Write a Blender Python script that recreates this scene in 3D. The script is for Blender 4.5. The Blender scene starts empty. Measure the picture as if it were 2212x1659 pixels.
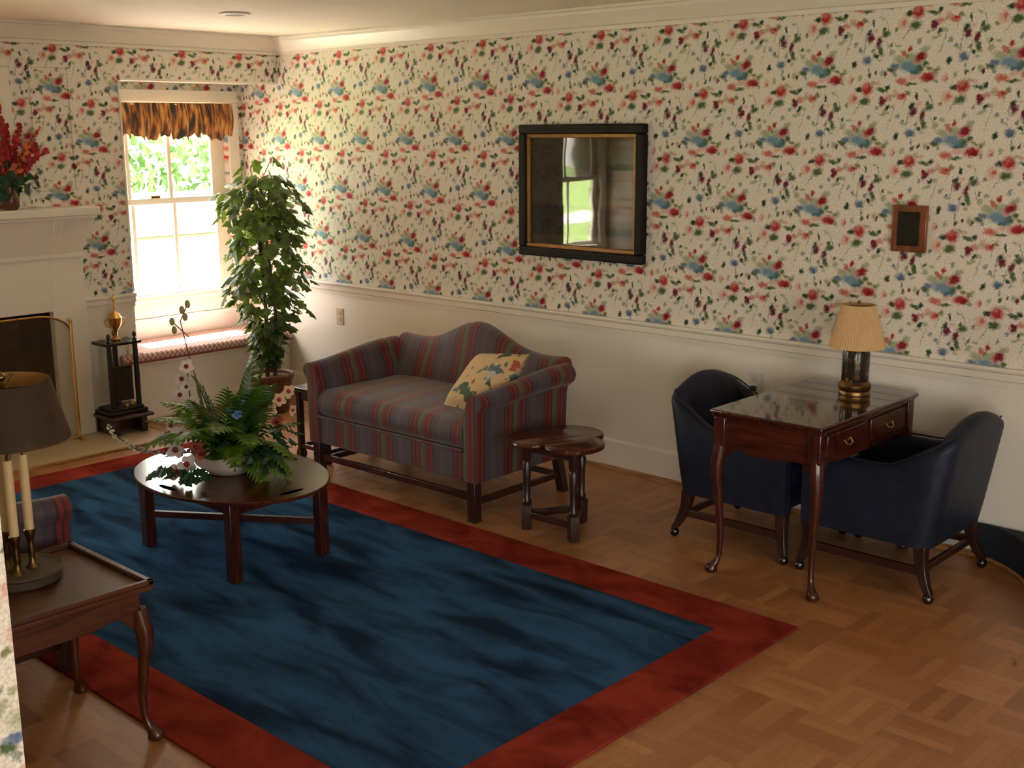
import bpy, math, random
from mathutils import Vector, Matrix, noise as mnoise
R = math.radians
rnd = random.Random(7)
scene = bpy.context.scene
COL = scene.collection

# ---------------------------------------------------------------- camera, world, sun, exposure
cam_d = bpy.data.cameras.new('camera')
cam = bpy.data.objects.new('camera', cam_d); COL.objects.link(cam)
cam_d.sensor_width = 36; cam_d.lens = 36 * 2550.95 / 2212; cam_d.clip_start = .05; cam_d.clip_end = 200
CR = Matrix(((0.73395, -0.13890, 0.66485), (0.67919, 0.15790, -0.71679), (-0.00542, 0.97764, 0.21023)))
m = CR.to_4x4(); m.translation = (7.028, -5.164, 1.9)
cam.matrix_world = m
scene.camera = cam
scene.view_settings.view_transform = 'Standard'
scene.view_settings.look = 'None'
scene.view_settings.exposure = 0.85
scene.view_settings.gamma = 1.0
scene.view_settings.use_curve_mapping = False
scene.cycles.use_denoising = True
scene.cycles.use_adaptive_sampling = True; scene.cycles.adaptive_threshold = .025
scene.cycles.max_bounces = 9
scene.cycles.diffuse_bounces = 5
scene.cycles.transparent_max_bounces = 16
scene.cycles.sample_clamp_indirect = 8

world = bpy.data.worlds.new('sky'); scene.world = world; world.use_nodes = True
wn = world.node_tree.nodes; wl = world.node_tree.links
bg = wn['Background']
tc = wn.new('ShaderNodeTexCoord'); sx = wn.new('ShaderNodeSeparateXYZ'); wl.new(tc.outputs['Generated'], sx.inputs[0])
wr = wn.new('ShaderNodeValToRGB'); wl.new(sx.outputs['Z'], wr.inputs[0])
wr.color_ramp.elements[0].position = 0.0; wr.color_ramp.elements[0].color = (1.0, .95, .84, 1)
wr.color_ramp.elements[1].position = 0.8; wr.color_ramp.elements[1].color = (.92, .93, .91, 1)
wl.new(wr.outputs[0], bg.inputs['Color'])
bg.inputs['Strength'].default_value = 8.5

sun_d = bpy.data.lights.new('sun', 'SUN'); sun = bpy.data.objects.new('sun', sun_d); COL.objects.link(sun)
sun_d.energy = 95; sun_d.angle = R(2.0); sun_d.color = (1.0, .94, .83)
sun.rotation_euler = Vector((-.47, .04, 1)).to_track_quat('Z', 'Y').to_euler()

def portal(name, loc, direction, sx_, sy_):
    d = bpy.data.lights.new(name, 'AREA'); d.shape = 'RECTANGLE'; d.size = sx_; d.size_y = sy_
    d.cycles.is_portal = True
    o = bpy.data.objects.new(name, d); COL.objects.link(o)
    o.location = loc; o.rotation_euler = Vector(direction).to_track_quat('-Z', 'Y').to_euler()
    return o
portal('daylight_window', (-.53, -.62, 1.43), (1, 0, 0), 1.15, 1.4)
portal('daylight_window', (-.53, -3.75, 1.43), (1, 0, 0), 1.15, 1.4)
portal('daylight_window', (8.6, -7.55, 1.35), (0, 1, 0), 1.6, 1.7)  # portal for the added fill window in the hall wall
portal('daylight_window', (9.55, -4.0, 1.4), (-1, 0, 0), 1.8, 1.6)

# ---------------------------------------------------------------- node helpers
def new_mat(name):
    mt = bpy.data.materials.new(name); mt.use_nodes = True
    return mt, mt.node_tree.nodes, mt.node_tree.links, mt.node_tree.nodes['Principled BSDF']
def lin(c): return tuple(c) + (1.0,)
def plain(name, col, rough=.5, metal=0, var=.12, scale=30, coat=0, bump=0, bscale=80, spec=.5, sheen=0):
    mt, n, l, p = new_mat(name)
    p.inputs['Roughness'].default_value = rough; p.inputs['Metallic'].default_value = metal
    p.inputs['Coat Weight'].default_value = coat; p.inputs['Specular IOR Level'].default_value = spec
    p.inputs['Sheen Weight'].default_value = sheen
    t = n.new('ShaderNodeTexCoord')
    nz = n.new('ShaderNodeTexNoise'); nz.inputs['Scale'].default_value = scale; nz.inputs['Detail'].default_value = 3
    l.new(t.outputs['Object'], nz.inputs['Vector'])
    rp = n.new('ShaderNodeValToRGB'); l.new(nz.outputs['Fac'], rp.inputs[0])
    rp.color_ramp.elements[0].position = .3; rp.color_ramp.elements[1].position = .7
    rp.color_ramp.elements[0].color = lin([c * (1 - var) for c in col]); rp.color_ramp.elements[1].color = lin([min(1, c * (1 + var)) for c in col])
    l.new(rp.outputs[0], p.inputs['Base Color'])
    if bump:
        nb = n.new('ShaderNodeTexNoise'); nb.inputs['Scale'].default_value = bscale; l.new(t.outputs['Object'], nb.inputs['Vector'])
        b = n.new('ShaderNodeBump'); b.inputs['Strength'].default_value = bump; b.inputs['Distance'].default_value = .004
        l.new(nb.outputs['Fac'], b.inputs['Height']); l.new(b.outputs[0], p.inputs['Normal'])
    return mt
def wood(name, col, rough=.3, axis='Y', scale=9, var=.45, coat=.25):
    mt, n, l, p = new_mat(name)
    t = n.new('ShaderNodeTexCoord'); mp = n.new('ShaderNodeMapping'); l.new(t.outputs['Object'], mp.inputs['Vector'])
    s = {'X': (.12, 1, 1), 'Y': (1, .12, 1), 'Z': (1, 1, .12)}[axis]
    mp.inputs['Scale'].default_value = [v * scale for v in s]
    nz = n.new('ShaderNodeTexNoise'); nz.inputs['Scale'].default_value = 4; nz.inputs['Detail'].default_value = 6; nz.inputs['Distortion'].default_value = 1.2
    l.new(mp.outputs[0], nz.inputs['Vector'])
    rp = n.new('ShaderNodeValToRGB'); l.new(nz.outputs['Fac'], rp.inputs[0])
    rp.color_ramp.elements[0].position = .32; rp.color_ramp.elements[1].position = .7
    rp.color_ramp.elements[0].color = lin([c * (1 - var) for c in col]); rp.color_ramp.elements[1].color = lin([c * (1 + var) for c in col])
    l.new(rp.outputs[0], p.inputs['Base Color']); p.inputs['Roughness'].default_value = rough
    p.inputs['Coat Weight'].default_value = coat; p.inputs['Coat Roughness'].default_value = .12
    return mt
def math_n(n, l, op, a, b=None, c=None):
    x = n.new('ShaderNodeMath'); x.operation = op
    for i, v in enumerate((a, b, c)):
        if v is None: continue
        if isinstance(v, (int, float)): x.inputs[i].default_value = v
        else: l.new(v, x.inputs[i])
    return x.outputs[0]
def mix_n(n, l, fac, a, b, mode='MIX'):
    x = n.new('ShaderNodeMix'); x.data_type = 'RGBA'; x.blend_type = mode
    for i, v in ((0, fac), (6, a), (7, b)):
        if isinstance(v, (int, float)): x.inputs[i].default_value = v
        elif isinstance(v, tuple): x.inputs[i].default_value = lin(v) if len(v) == 3 else v
        else: l.new(v, x.inputs[i])
    return x.outputs[2]

# ---------------------------------------------------------------- wallpaper: roses and blue hydrangeas on cream, half-drop repeat
CREAM = (.80, .75, .66)
RED = (.42, .035, .035); DRED = (.26, .012, .022); SAL = (.60, .17, .12); PINK = (.66, .30, .25); PPINK = (.74, .48, .40)
BLUE = (.19, .31, .41); DTEAL = (.08, .17, .21); SLATE = (.15, .20, .33); GRN = (.09, .14, .06); DGRN = (.035, .065, .035)
OLV = (.25, .26, .12); PGRN = (.42, .45, .30); MAR = (.16, .02, .045); GREY = (.30, .33, .30)
BLOBS = [  # colour, x, y, rx, ry, rotation (design units: 690 wide x 600 high per repeat, y down)
 (PGRN, -70, -60, 50, 34, .4), (PGRN, 110, -135, 36, 26, -.5), (PGRN, 20, -70, 40, 40, 0), (OLV, 150, 20, 30, 14, .3),
 (PGRN, 330, -140, 26, 16, .4), (PGRN, 520, 380, 26, 18, -.4), (OLV, 240, 300, 14, 22, .3), (PGRN, -110, 320, 26, 18, .2), (PGRN, 210, 30, 18, 30, .3), (PGRN, -190, 40, 22, 30, -.3), (PPINK, 470, 130, 22, 18, .3), (PPINK, 90, 300, 20, 16, 0), (PGRN, 600, 220, 20, 30, .4), (OLV, 420, -140, 12, 20, .5), (PGRN, 300, 480, 24, 16, .5), (PPINK, -90, 200, 20, 22, .2), (GREY, 170, 250, 3.5, 75, -.3), (GREY, -10, 250, 3.5, 90, .25), (GREY, 235, -190, 3.5, 110, .25), (GREY, 360, -200, 4, 115, .08),
 (GREY, 320, 330, 4, 70, .5), (GREY, -150, -150, 3.5, 80, -.35), (GREY, 80, 470, 3.5, 60, .1), (PGRN, 440, 120, 24, 14, .6), (PGRN, 200, -230, 22, 14, -.5),
 (PGRN, -200, -110, 22, 13, .7), (PGRN, 260, 430, 24, 14, .2), (PGRN, 470, -60, 20, 12, -.4), (PGRN, 130, 200, 20, 12, .6), (GREY, 410, 400, 16, 26, .3), (GREY, 590, 60, 14, 22, -.4),
 (PGRN, 560, -120, 22, 30, .5), (GREY, 200, 120, 14, 20, .2), (PGRN, 330, 80, 16, 30, .1),
 (GRN, 25, 140, 50, 15, -.08), (GRN, -125, 22, 36, 24, .3), (SLATE, -100, -8, 36, 24, .1), (GRN, 70, 15, 38, 40, .3), (GRN, 118, -18, 22, 24, 0),
 (DTEAL, 38, 34, 50, 34, .3), (BLUE, -5, -4, 72, 46, .05), (DTEAL, 30, 50, 26, 16, 0),
 (RED, 2, -142, 17, 30, .2), (SAL, -38, -104, 20, 30, -.3), (OLV, -15, -84, 12, 26, .2), (PINK, 55, -52, 26, 34, .5), (DRED, 84, -76, 40, 48, .6),
 (SAL, -45, 116, 48, 30, .1), (PPINK, 34, 84, 36, 24, -.2), (OLV, 192, 42, 18, 22, .4), (RED, 138, 88, 62, 42, -.1), (DRED, 155, 100, 30, 22, -.2),
 (OLV, 4, 212, 24, 20, .5), (SAL, -42, 240, 38, 33, .3), (RED, -26, 232, 18, 16, 0), (DGRN, 70, 240, 10, 36, -.1),
 (DGRN, 40, 318, 18, 36, .35), (MAR, 54, 362, 26, 42, .3), (MAR, 118, 392, 20, 50, .25), (GRN, 165, 330, 36, 28, -.5), (GRN, 150, 296, 16, 22, .3),
 (GRN, 130, 462, 19, 50, -.15), (DGRN, 102, 505, 16, 24, -.6),
 (SLATE, 380, -62, 38, 36, 0), (DTEAL, 386, -48, 18, 16, 0), (DGRN, 282, -38, 20, 34, .25), (GREY, 395, 10, 8, 34, .05), (GRN, 405, 60, 14, 24, .2), (PPINK, 262, 100, 22, 40, .2), (SAL, 272, 104, 9, 24, .2),
 (MAR, 450, 40, 9, 22, .3), (MAR, 520, 56, 10, 26, .2),
 (PPINK, 286, 250, 42, 54, .2), (SAL, 296, 246, 18, 24, .2), (DGRN, 328, 178, 32, 24, -.2), (GRN, 376, 272, 46, 36, -.3), (RED, 390, 170, 47, 58, .1), (SAL, 382, 150, 20, 24, .1),
 (GRN, 500, 182, 46, 20, .35), (DGRN, 545, 165, 20, 24, .3), (PINK, 556, 245, 28, 26, .2), (MAR, 512, 280, 27, 42, .35), (DRED, 500, 256, 16, 20, .2),
 (DGRN, 548, 330, 15, 28, .5), (GREY, 470, 330, 14, 18, 0), (GREY, -60, 400, 18, 22, .3), (SLATE, -20, 440, 12, 14, 0), (GRN, 210, 420, 12, 20, .3),
]
def wallpaper(name, axis, u0):
    mt, n, l, p = new_mat(name)
    g = n.new('ShaderNodeNewGeometry'); s = n.new('ShaderNodeSeparateXYZ'); l.new(g.outputs['Position'], s.inputs[0])
    u = math_n(n, l, 'DIVIDE', math_n(n, l, 'SUBTRACT', s.outputs[axis], u0), .4425)
    v = math_n(n, l, 'DIVIDE', math_n(n, l, 'SUBTRACT', s.outputs['Z'], 2.165), .322)
    row = math_n(n, l, 'FLOOR', math_n(n, l, 'ADD', v, .5))
    cx = math_n(n, l, 'SUBTRACT', math_n(n, l, 'FRACT', math_n(n, l, 'ADD', math_n(n, l, 'SUBTRACT', u, math_n(n, l, 'MULTIPLY', row, .5)), .5)), .5)
    cy = math_n(n, l, 'SUBTRACT', math_n(n, l, 'FRACT', math_n(n, l, 'ADD', v, .5)), .5)
    cb = n.new('ShaderNodeCombineXYZ')
    l.new(math_n(n, l, 'MULTIPLY', cx, 690), cb.inputs[0]); l.new(math_n(n, l, 'MULTIPLY', cy, -600), cb.inputs[1])
    nz = n.new('ShaderNodeTexNoise'); nz.inputs['Scale'].default_value = 70; nz.inputs['Detail'].default_value = 2; l.new(g.outputs['Position'], nz.inputs['Vector'])
    sc = n.new('ShaderNodeVectorMath'); sc.operation = 'MULTIPLY_ADD'; l.new(nz.outputs['Color'], sc.inputs[0])
    sc.inputs[1].default_value = (46, 46, 0); sc.inputs[2].default_value = (-23, -23, 0)
    ad = n.new('ShaderNodeVectorMath'); ad.operation = 'ADD'; l.new(cb.outputs[0], ad.inputs[0]); l.new(sc.outputs[0], ad.inputs[1])
    pos = ad.outputs[0]
    rgb = n.new('ShaderNodeRGB'); rgb.outputs[0].default_value = lin(CREAM); col = rgb.outputs[0]
    for (c, x, y, rx, ry, ro) in BLOBS:
        mr = max(rx, ry) * 1.25
        for j in range(-2, 3):
            for i in range(-3, 4):
                X = x + i * 690 + j * 345; Y = y + j * 600
                if X + mr < -345 or X - mr > 345 or Y + mr < -300 or Y - mr > 300: continue
                dep = n.new('ShaderNodeVectorMath'); dep.operation = 'MULTIPLY_ADD'; l.new(col, dep.inputs[0]); dep.inputs[1].default_value = (1e-6, 1e-6, 1e-6); l.new(pos, dep.inputs[2])
                mp = n.new('ShaderNodeMapping'); mp.vector_type = 'TEXTURE'; l.new(dep.outputs[0], mp.inputs['Vector'])
                mp.inputs['Location'].default_value = (X, Y, 0); mp.inputs['Rotation'].default_value = (0, 0, ro); mp.inputs['Scale'].default_value = (rx, ry, 1)
                ln = n.new('ShaderNodeVectorMath'); ln.operation = 'LENGTH'; l.new(mp.outputs[0], ln.inputs[0])
                r = n.new('ShaderNodeMapRange'); l.new(ln.outputs['Value'], r.inputs['Value'])
                r.inputs['From Min'].default_value = 1.25; r.inputs['From Max'].default_value = .55
                col = mix_n(n, l, r.outputs[0], col, c)
    n2 = n.new('ShaderNodeTexNoise'); n2.inputs['Scale'].default_value = 160; n2.inputs['Detail'].default_value = 1; l.new(g.outputs['Position'], n2.inputs['Vector'])
    k = n.new('ShaderNodeMapRange'); l.new(n2.outputs['Fac'], k.inputs['Value']); k.inputs['From Min'].default_value = .3; k.inputs['From Max'].default_value = .7
    k.inputs['To Min'].default_value = .80; k.inputs['To Max'].default_value = 1.14
    kk = n.new('ShaderNodeVectorMath'); kk.operation = 'SCALE'; l.new(col, kk.inputs[0]); l.new(k.outputs[0], kk.inputs['Scale'])
    l.new(kk.outputs[0], p.inputs['Base Color']); p.inputs['Roughness'].default_value = .75; p.inputs['Specular IOR Level'].default_value = .2
    return mt
WPX = wallpaper('wallpaper_long', 'X', 3.318)
WPY = wallpaper('wallpaper_end', 'Y', -1.663)

WHITE = plain('white_paint', (.82, .78, .71), .45, var=.02, scale=3)
CEIL = plain('ceiling_paint', (.82, .76, .62), .8, var=.02, scale=2)
TRIM = plain('trim_paint', (.80, .75, .66), .4, var=.02, scale=4)
MAHOG = wood('mahogany', (.060, .013, .006), .22, 'X', coat=.22)
MAHOG.node_tree.nodes['Principled BSDF'].inputs['Specular IOR Level'].default_value = .3
MAHOGD = wood('polished_mahogany', (.050, .011, .006), .12, 'Y', coat=.5)
MAHOGD.node_tree.nodes['Principled BSDF'].inputs['Coat Roughness'].default_value = .03
MAHOGZ = wood('mahogany_leg', (.055, .012, .007), .22, 'Z', coat=.4)
CHERRY = wood('cherry', (.075, .020, .007), .4, 'Y', coat=.08)
CHERRYZ = wood('cherry_leg', (.065, .017, .007), .25, 'Z', coat=.3)
MAHOGR = wood('mahogany_rail', (.055, .012, .007), .5, 'X', coat=0)
DARKW = wood('dark_oak', (.035, .010, .007), .35, 'X')
DARKWZ = wood('dark_oak_leg', (.030, .010, .008), .35, 'Z')
SHOE = wood('oak_shoe', (.36, .17, .06), .4, 'X')
BRASS = plain('brass', (.62, .40, .12), .28, 1, .1)
DBRASS = plain('old_brass', (.20, .12, .045), .35, 1, .3)
GOLD = plain('gilt', (.26, .13, .035), .4, .5, .15)
BLACK = plain('black_metal', (.012, .011, .011), .35, var=.2)
STEEL = plain('dark_steel', (.10, .10, .11), .22, 1, .1)
LEATH = plain('navy_leather', (.010, .014, .030), .48, spec=.3, var=.25, scale=14, bump=.3, bscale=160)
BRICK = plain('sooty_firebox', (.035, .012, .010), .9, var=.4, scale=12)
CANDLE = plain('cream_sleeve', (.74, .56, .30), .5, var=.04)
def leafy(name, col, var, scale, tr=.35, rough=.45):
    mt = plain(name, col, rough, var=var, scale=scale); n = mt.node_tree.nodes; l = mt.node_tree.links; p = n['Principled BSDF']
    t = n.new('ShaderNodeBsdfTranslucent'); mx = n.new('ShaderNodeMixShader'); mx.inputs[0].default_value = tr
    src = p.inputs['Base Color'].links[0].from_socket
    y = mix_n(n, l, 1.0, src, (2.2, 1.9, .9), 'MULTIPLY'); l.new(y, t.inputs[0])
    l.new(p.outputs[0], mx.inputs[1]); l.new(t.outputs[0], mx.inputs[2]); l.new(mx.outputs[0], n['Material Output'].inputs[0])
    return mt
LEAF = leafy('ficus_leaf', (.050, .092, .012), .55, 12, .24)
FERN = leafy('fern_green', (.050, .125, .018), .4, 25)
FERNL = leafy('fern_light', (.11, .20, .022), .4, 25)
IVY = leafy('ivy_green', (.022, .075, .035), .3, 40)
STEM = plain('stem_brown', (.09, .05, .025), .7, var=.3)
PETALW = plain('white_petal', (.72, .66, .62), .6, var=.06)
PETALC = plain('cream_petal', (.68, .50, .30), .6, var=.15)
PETALB = plain('blue_petal', (.10, .22, .50), .6, var=.2)
PETALR = plain('red_petal', (.36, .012, .018), .55, var=.35)
CENTER = plain('red_center', (.25, .015, .012), .6, var=.2)
BUD = plain('green_bud', (.32, .33, .12), .6, var=.3)
TERRA = plain('basket_brown', (.13, .045, .018), .6, var=.4, scale=60, bump=.5)
SOIL = plain('moss', (.22, .13, .06), .9, var=.4, scale=60)
PORCE = plain('white_china', (.72, .66, .60), .2, var=.03)
IVORY = plain('ivory_plastic', (.62, .50, .30), .4, var=.02)
PLAST = plain('white_plastic', (.72, .72, .72), .35, var=.02)

def parquet():
    mt, n, l, p = new_mat('parquet')
    g = n.new('ShaderNodeNewGeometry'); s = n.new('ShaderNodeSeparateXYZ'); l.new(g.outputs['Position'], s.inputs[0])
    B = .23
    u = math_n(n, l, 'DIVIDE', s.outputs[0], B); v = math_n(n, l, 'DIVIDE', s.outputs[1], B)
    fu = math_n(n, l, 'FLOOR', u); fv = math_n(n, l, 'FLOOR', v)
    par = math_n(n, l, 'FLOORED_MODULO', math_n(n, l, 'ADD', fu, fv), 2)
    ru = math_n(n, l, 'FRACT', u); rv = math_n(n, l, 'FRACT', v)
    a = math_n(n, l, 'MULTIPLY', math_n(n, l, 'ADD', math_n(n, l, 'MULTIPLY', par, ru), math_n(n, l, 'MULTIPLY', math_n(n, l, 'SUBTRACT', 1, par), rv)), 5)
    sl = math_n(n, l, 'FLOOR', a)
    cb = n.new('ShaderNodeCombineXYZ'); l.new(fu, cb.inputs[0]); l.new(fv, cb.inputs[1]); l.new(sl, cb.inputs[2])
    wnz = n.new('ShaderNodeTexWhiteNoise'); l.new(cb.outputs[0], wnz.inputs['Vector'])
    cb2 = n.new('ShaderNodeCombineXYZ'); l.new(fu, cb2.inputs[0]); l.new(fv, cb2.inputs[1])
    wb = n.new('ShaderNodeTexWhiteNoise'); l.new(cb2.outputs[0], wb.inputs['Vector'])
    hv = math_n(n, l, 'ADD', math_n(n, l, 'MULTIPLY', wnz.outputs['Value'], .65), math_n(n, l, 'MULTIPLY', wb.outputs['Value'], .35))
    rp = n.new('ShaderNodeValToRGB'); l.new(hv, rp.inputs[0])
    e = rp.color_ramp.elements; e[0].position = .1; e[0].color = (.30, .125, .048, 1); e[1].position = .9; e[1].color = (.46, .215, .085, 1)
    e2 = rp.color_ramp.elements.new(.5); e2.color = (.375, .165, .064, 1)
    nz = n.new('ShaderNodeTexNoise'); nz.inputs['Scale'].default_value = 45; nz.inputs['Detail'].default_value = 4; l.new(g.outputs['Position'], nz.inputs['Vector'])
    k = n.new('ShaderNodeMapRange'); l.new(nz.outputs['Fac'], k.inputs['Value']); k.inputs['To Min'].default_value = .75; k.inputs['To Max'].default_value = 1.2
    sca = n.new('ShaderNodeVectorMath'); sca.operation = 'SCALE'; l.new(rp.outputs[0], sca.inputs[0]); l.new(k.outputs[0], sca.inputs['Scale'])
    fa = math_n(n, l, 'FRACT', a)
    gap = math_n(n, l, 'LESS_THAN', math_n(n, l, 'MINIMUM', fa, math_n(n, l, 'SUBTRACT', 1, fa)), .03)
    gap = math_n(n, l, 'MULTIPLY', gap, .3)
    l.new(mix_n(n, l, gap, sca.outputs[0], (.09, .035, .015)), p.inputs['Base Color'])
    p.inputs['Roughness'].default_value = .38; p.inputs['Coat Weight'].default_value = .15; p.inputs['Coat Roughness'].default_value = .3
    return mt
PARQ = parquet()
def tile_mat():
    mt, n, l, p = new_mat('hearth_tile')
    t = n.new('ShaderNodeNewGeometry')
    b = n.new('ShaderNodeTexBrick'); l.new(t.outputs['Position'], b.inputs['Vector'])
    b.offset = 0; b.inputs['Scale'].default_value = 1; b.inputs['Brick Width'].default_value = .2; b.inputs['Row Height'].default_value = .2
    b.inputs['Mortar Size'].default_value = .003
    b.inputs['Color1'].default_value = (.50, .38, .27, 1); b.inputs['Color2'].default_value = (.46, .35, .25, 1); b.inputs['Mortar'].default_value = (.40, .30, .21, 1)
    l.new(b.outputs[0], p.inputs['Base Color']); p.inputs['Roughness'].default_value = .35
    return mt
TILE = tile_mat()
def rug_mat(name, c0, c1, sc=(1.2, 4.5, 1), rot=.5):
    mt, n, l, p = new_mat(name)
    g = n.new('ShaderNodeNewGeometry'); mp = n.new('ShaderNodeMapping'); l.new(g.outputs['Position'], mp.inputs['Vector'])
    mp.inputs['Rotation'].default_value = (0, 0, rot); mp.inputs['Scale'].default_value = sc
    nz = n.new('ShaderNodeTexNoise'); nz.inputs['Scale'].default_value = 1.6; nz.inputs['Detail'].default_value = 4; nz.inputs['Distortion'].default_value = .6
    l.new(mp.outputs[0], nz.inputs['Vector'])
    rp = n.new('ShaderNodeValToRGB'); l.new(nz.outputs['Fac'], rp.inputs[0])
    rp.color_ramp.elements[0].position = .36; rp.color_ramp.elements[1].position = .62
    rp.color_ramp.elements[0].color = lin(c0); rp.color_ramp.elements[1].color = lin(c1)
    n2 = n.new('ShaderNodeTexNoise'); n2.inputs['Scale'].default_value = 300; l.new(g.outputs['Position'], n2.inputs['Vector'])
    k = n.new('ShaderNodeMapRange'); l.new(n2.outputs['Fac'], k.inputs['Value']); k.inputs['To Min'].default_value = .7; k.inputs['To Max'].default_value = 1.3
    sca = n.new('ShaderNodeVectorMath'); sca.operation = 'SCALE'; l.new(rp.outputs[0], sca.inputs[0]); l.new(k.outputs[0], sca.inputs['Scale'])
    l.new(sca.outputs[0], p.inputs['Base Color']); p.inputs['Roughness'].default_value = 1; p.inputs['Specular IOR Level'].default_value = .0
    b = n.new('ShaderNodeBump'); b.inputs['Strength'].default_value = .5; b.inputs['Distance'].default_value = .004; l.new(n2.outputs['Fac'], b.inputs['Height']); l.new(b.outputs[0], p.inputs['Normal'])
    return mt
RUGB = rug_mat('blue_pile', (.013, .025, .052), (.034, .092, .195))
RUGR = rug_mat('red_pile', (.15, .018, .014), (.28, .040, .028), (2.5, 3.5, 1), .9)
STRIPES = [(0, (.066, .045, .055)), (.20, (.032, .016, .030)), (.24, (.135, .010, .009)), (.30, (.032, .006, .008)), (.33, (.155, .012, .010)), (.40, (.040, .009, .011)), (.43, (.085, .075, .048)), (.54, (.052, .047, .028)), (.57, (.135, .009, .008)), (.63, (.034, .007, .010)), (.66, (.165, .015, .011)), (.72, (.036, .012, .020)), (.76, (.058, .040, .062)), (.90, (.078, .062, .070))]
def stripe(name, axis, per=.30):
    mt, n, l, p = new_mat(name)
    t = n.new('ShaderNodeTexCoord'); s = n.new('ShaderNodeSeparateXYZ'); l.new(t.outputs['Object'], s.inputs[0])
    u = math_n(n, l, 'FRACT', math_n(n, l, 'DIVIDE', math_n(n, l, 'ADD', s.outputs[axis], 30.191 if axis == 'X' else 29.966), per))
    rp = n.new('ShaderNodeValToRGB'); rp.color_ramp.interpolation = 'CONSTANT'; l.new(u, rp.inputs[0])
    e = rp.color_ramp.elements
    e[0].position = 0; e[0].color = lin(STRIPES[0][1]); e[1].position = STRIPES[1][0]; e[1].color = lin(STRIPES[1][1])
    for pos, c in STRIPES[2:]:
        x = e.new(pos); x.color = lin(c)
    n2 = n.new('ShaderNodeTexNoise'); n2.inputs['Scale'].default_value = 220; l.new(t.outputs['Object'], n2.inputs['Vector'])
    k = n.new('ShaderNodeMapRange'); l.new(n2.outputs['Fac'], k.inputs['Value']); k.inputs['To Min'].default_value = .7; k.inputs['To Max'].default_value = 1.3
    sca = n.new('ShaderNodeVectorMath'); sca.operation = 'SCALE'; l.new(rp.outputs[0], sca.inputs[0]); l.new(k.outputs[0], sca.inputs['Scale'])
    l.new(sca.outputs[0], p.inputs['Base Color']); p.inputs['Roughness'].default_value = .65; p.inputs['Sheen Weight'].default_value = .2
    return mt
STX = stripe('striped_cloth', 'X'); STY = stripe('striped_cloth_side', 'Y')
def spots(name, base, cols, scale=9, edge=.35, rough=.8):
    mt, n, l, p = new_mat(name)
    t = n.new('ShaderNodeTexCoord'); col = None
    rgb = n.new('ShaderNodeRGB'); rgb.outputs[0].default_value = lin(base); col = rgb.outputs[0]
    for i, (c, th) in enumerate(cols):
        mp = n.new('ShaderNodeMapping'); l.new(t.outputs['Object'], mp.inputs['Vector']); mp.inputs['Location'].default_value = (3.7 * i, 1.3 * i, 7 * i)
        nz = n.new('ShaderNodeTexNoise'); nz.inputs['Scale'].default_value = scale; nz.inputs['Detail'].default_value = 2; l.new(mp.outputs[0], nz.inputs['Vector'])
        r = n.new('ShaderNodeMapRange'); l.new(nz.outputs['Fac'], r.inputs['Value']); r.inputs['From Min'].default_value = th; r.inputs['From Max'].default_value = th + .03
        col = mix_n(n, l, r.outputs[0], col, c)
    l.new(col, p.inputs['Base Color']); p.inputs['Roughness'].default_value = rough
    return mt
PILLOW = spots('pillow_print', (.62, .43, .22), [((.10, .16, .18), .58), ((.05, .09, .05), .62), ((.38, .08, .05), .64), ((.45, .46, .40), .62)], 11)
LAMPG = spots('painted_metal', (.022, .016, .012), [((.20, .10, .02), .56), ((.08, .04, .012), .60)], 26, rough=.22)
TOLE = spots('brown_tole', (.042, .024, .011), [((.065, .034, .014), .55)], 6, rough=.75)
def valance_mat():
    mt, n, l, p = new_mat('valance_cloth')
    t = n.new('ShaderNodeTexCoord'); mp = n.new('ShaderNodeMapping'); l.new(t.outputs['Object'], mp.inputs['Vector'])
    mp.inputs['Scale'].default_value = (1, 30, 5); mp.inputs['Rotation'].default_value = (.18, 0, 0)
    nz = n.new('ShaderNodeTexNoise'); nz.inputs['Scale'].default_value = 1.4; nz.inputs['Detail'].default_value = 3; l.new(mp.outputs[0], nz.inputs['Vector'])
    rp = n.new('ShaderNodeValToRGB'); l.new(nz.outputs['Fac'], rp.inputs[0])
    e = rp.color_ramp.elements; e[0].position = .40; e[0].color = (.02, .026, .024, 1); e[1].position = .62; e[1].color = (.50, .26, .07, 1)
    x = e.new(.47); x.color = (.17, .05, .016, 1); x = e.new(.54); x.color = (.34, .13, .03, 1)
    l.new(rp.outputs[0], p.inputs['Base Color']); p.inputs['Roughness'].default_value = .85
    return mt
VAL = valance_mat()
def check_mat():
    mt, n, l, p = new_mat('red_check')
    t = n.new('ShaderNodeTexCoord'); c = n.new('ShaderNodeTexChecker'); l.new(t.outputs['Object'], c.inputs['Vector']); c.inputs['Scale'].default_value = 55
    c.inputs['Color1'].default_value = (.40, .17, .15, 1); c.inputs['Color2'].default_value = (.64, .53, .50, 1)
    l.new(c.outputs[0], p.inputs['Base Color']); p.inputs['Roughness'].default_value = .85
    return mt
CHECK = check_mat()
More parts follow.
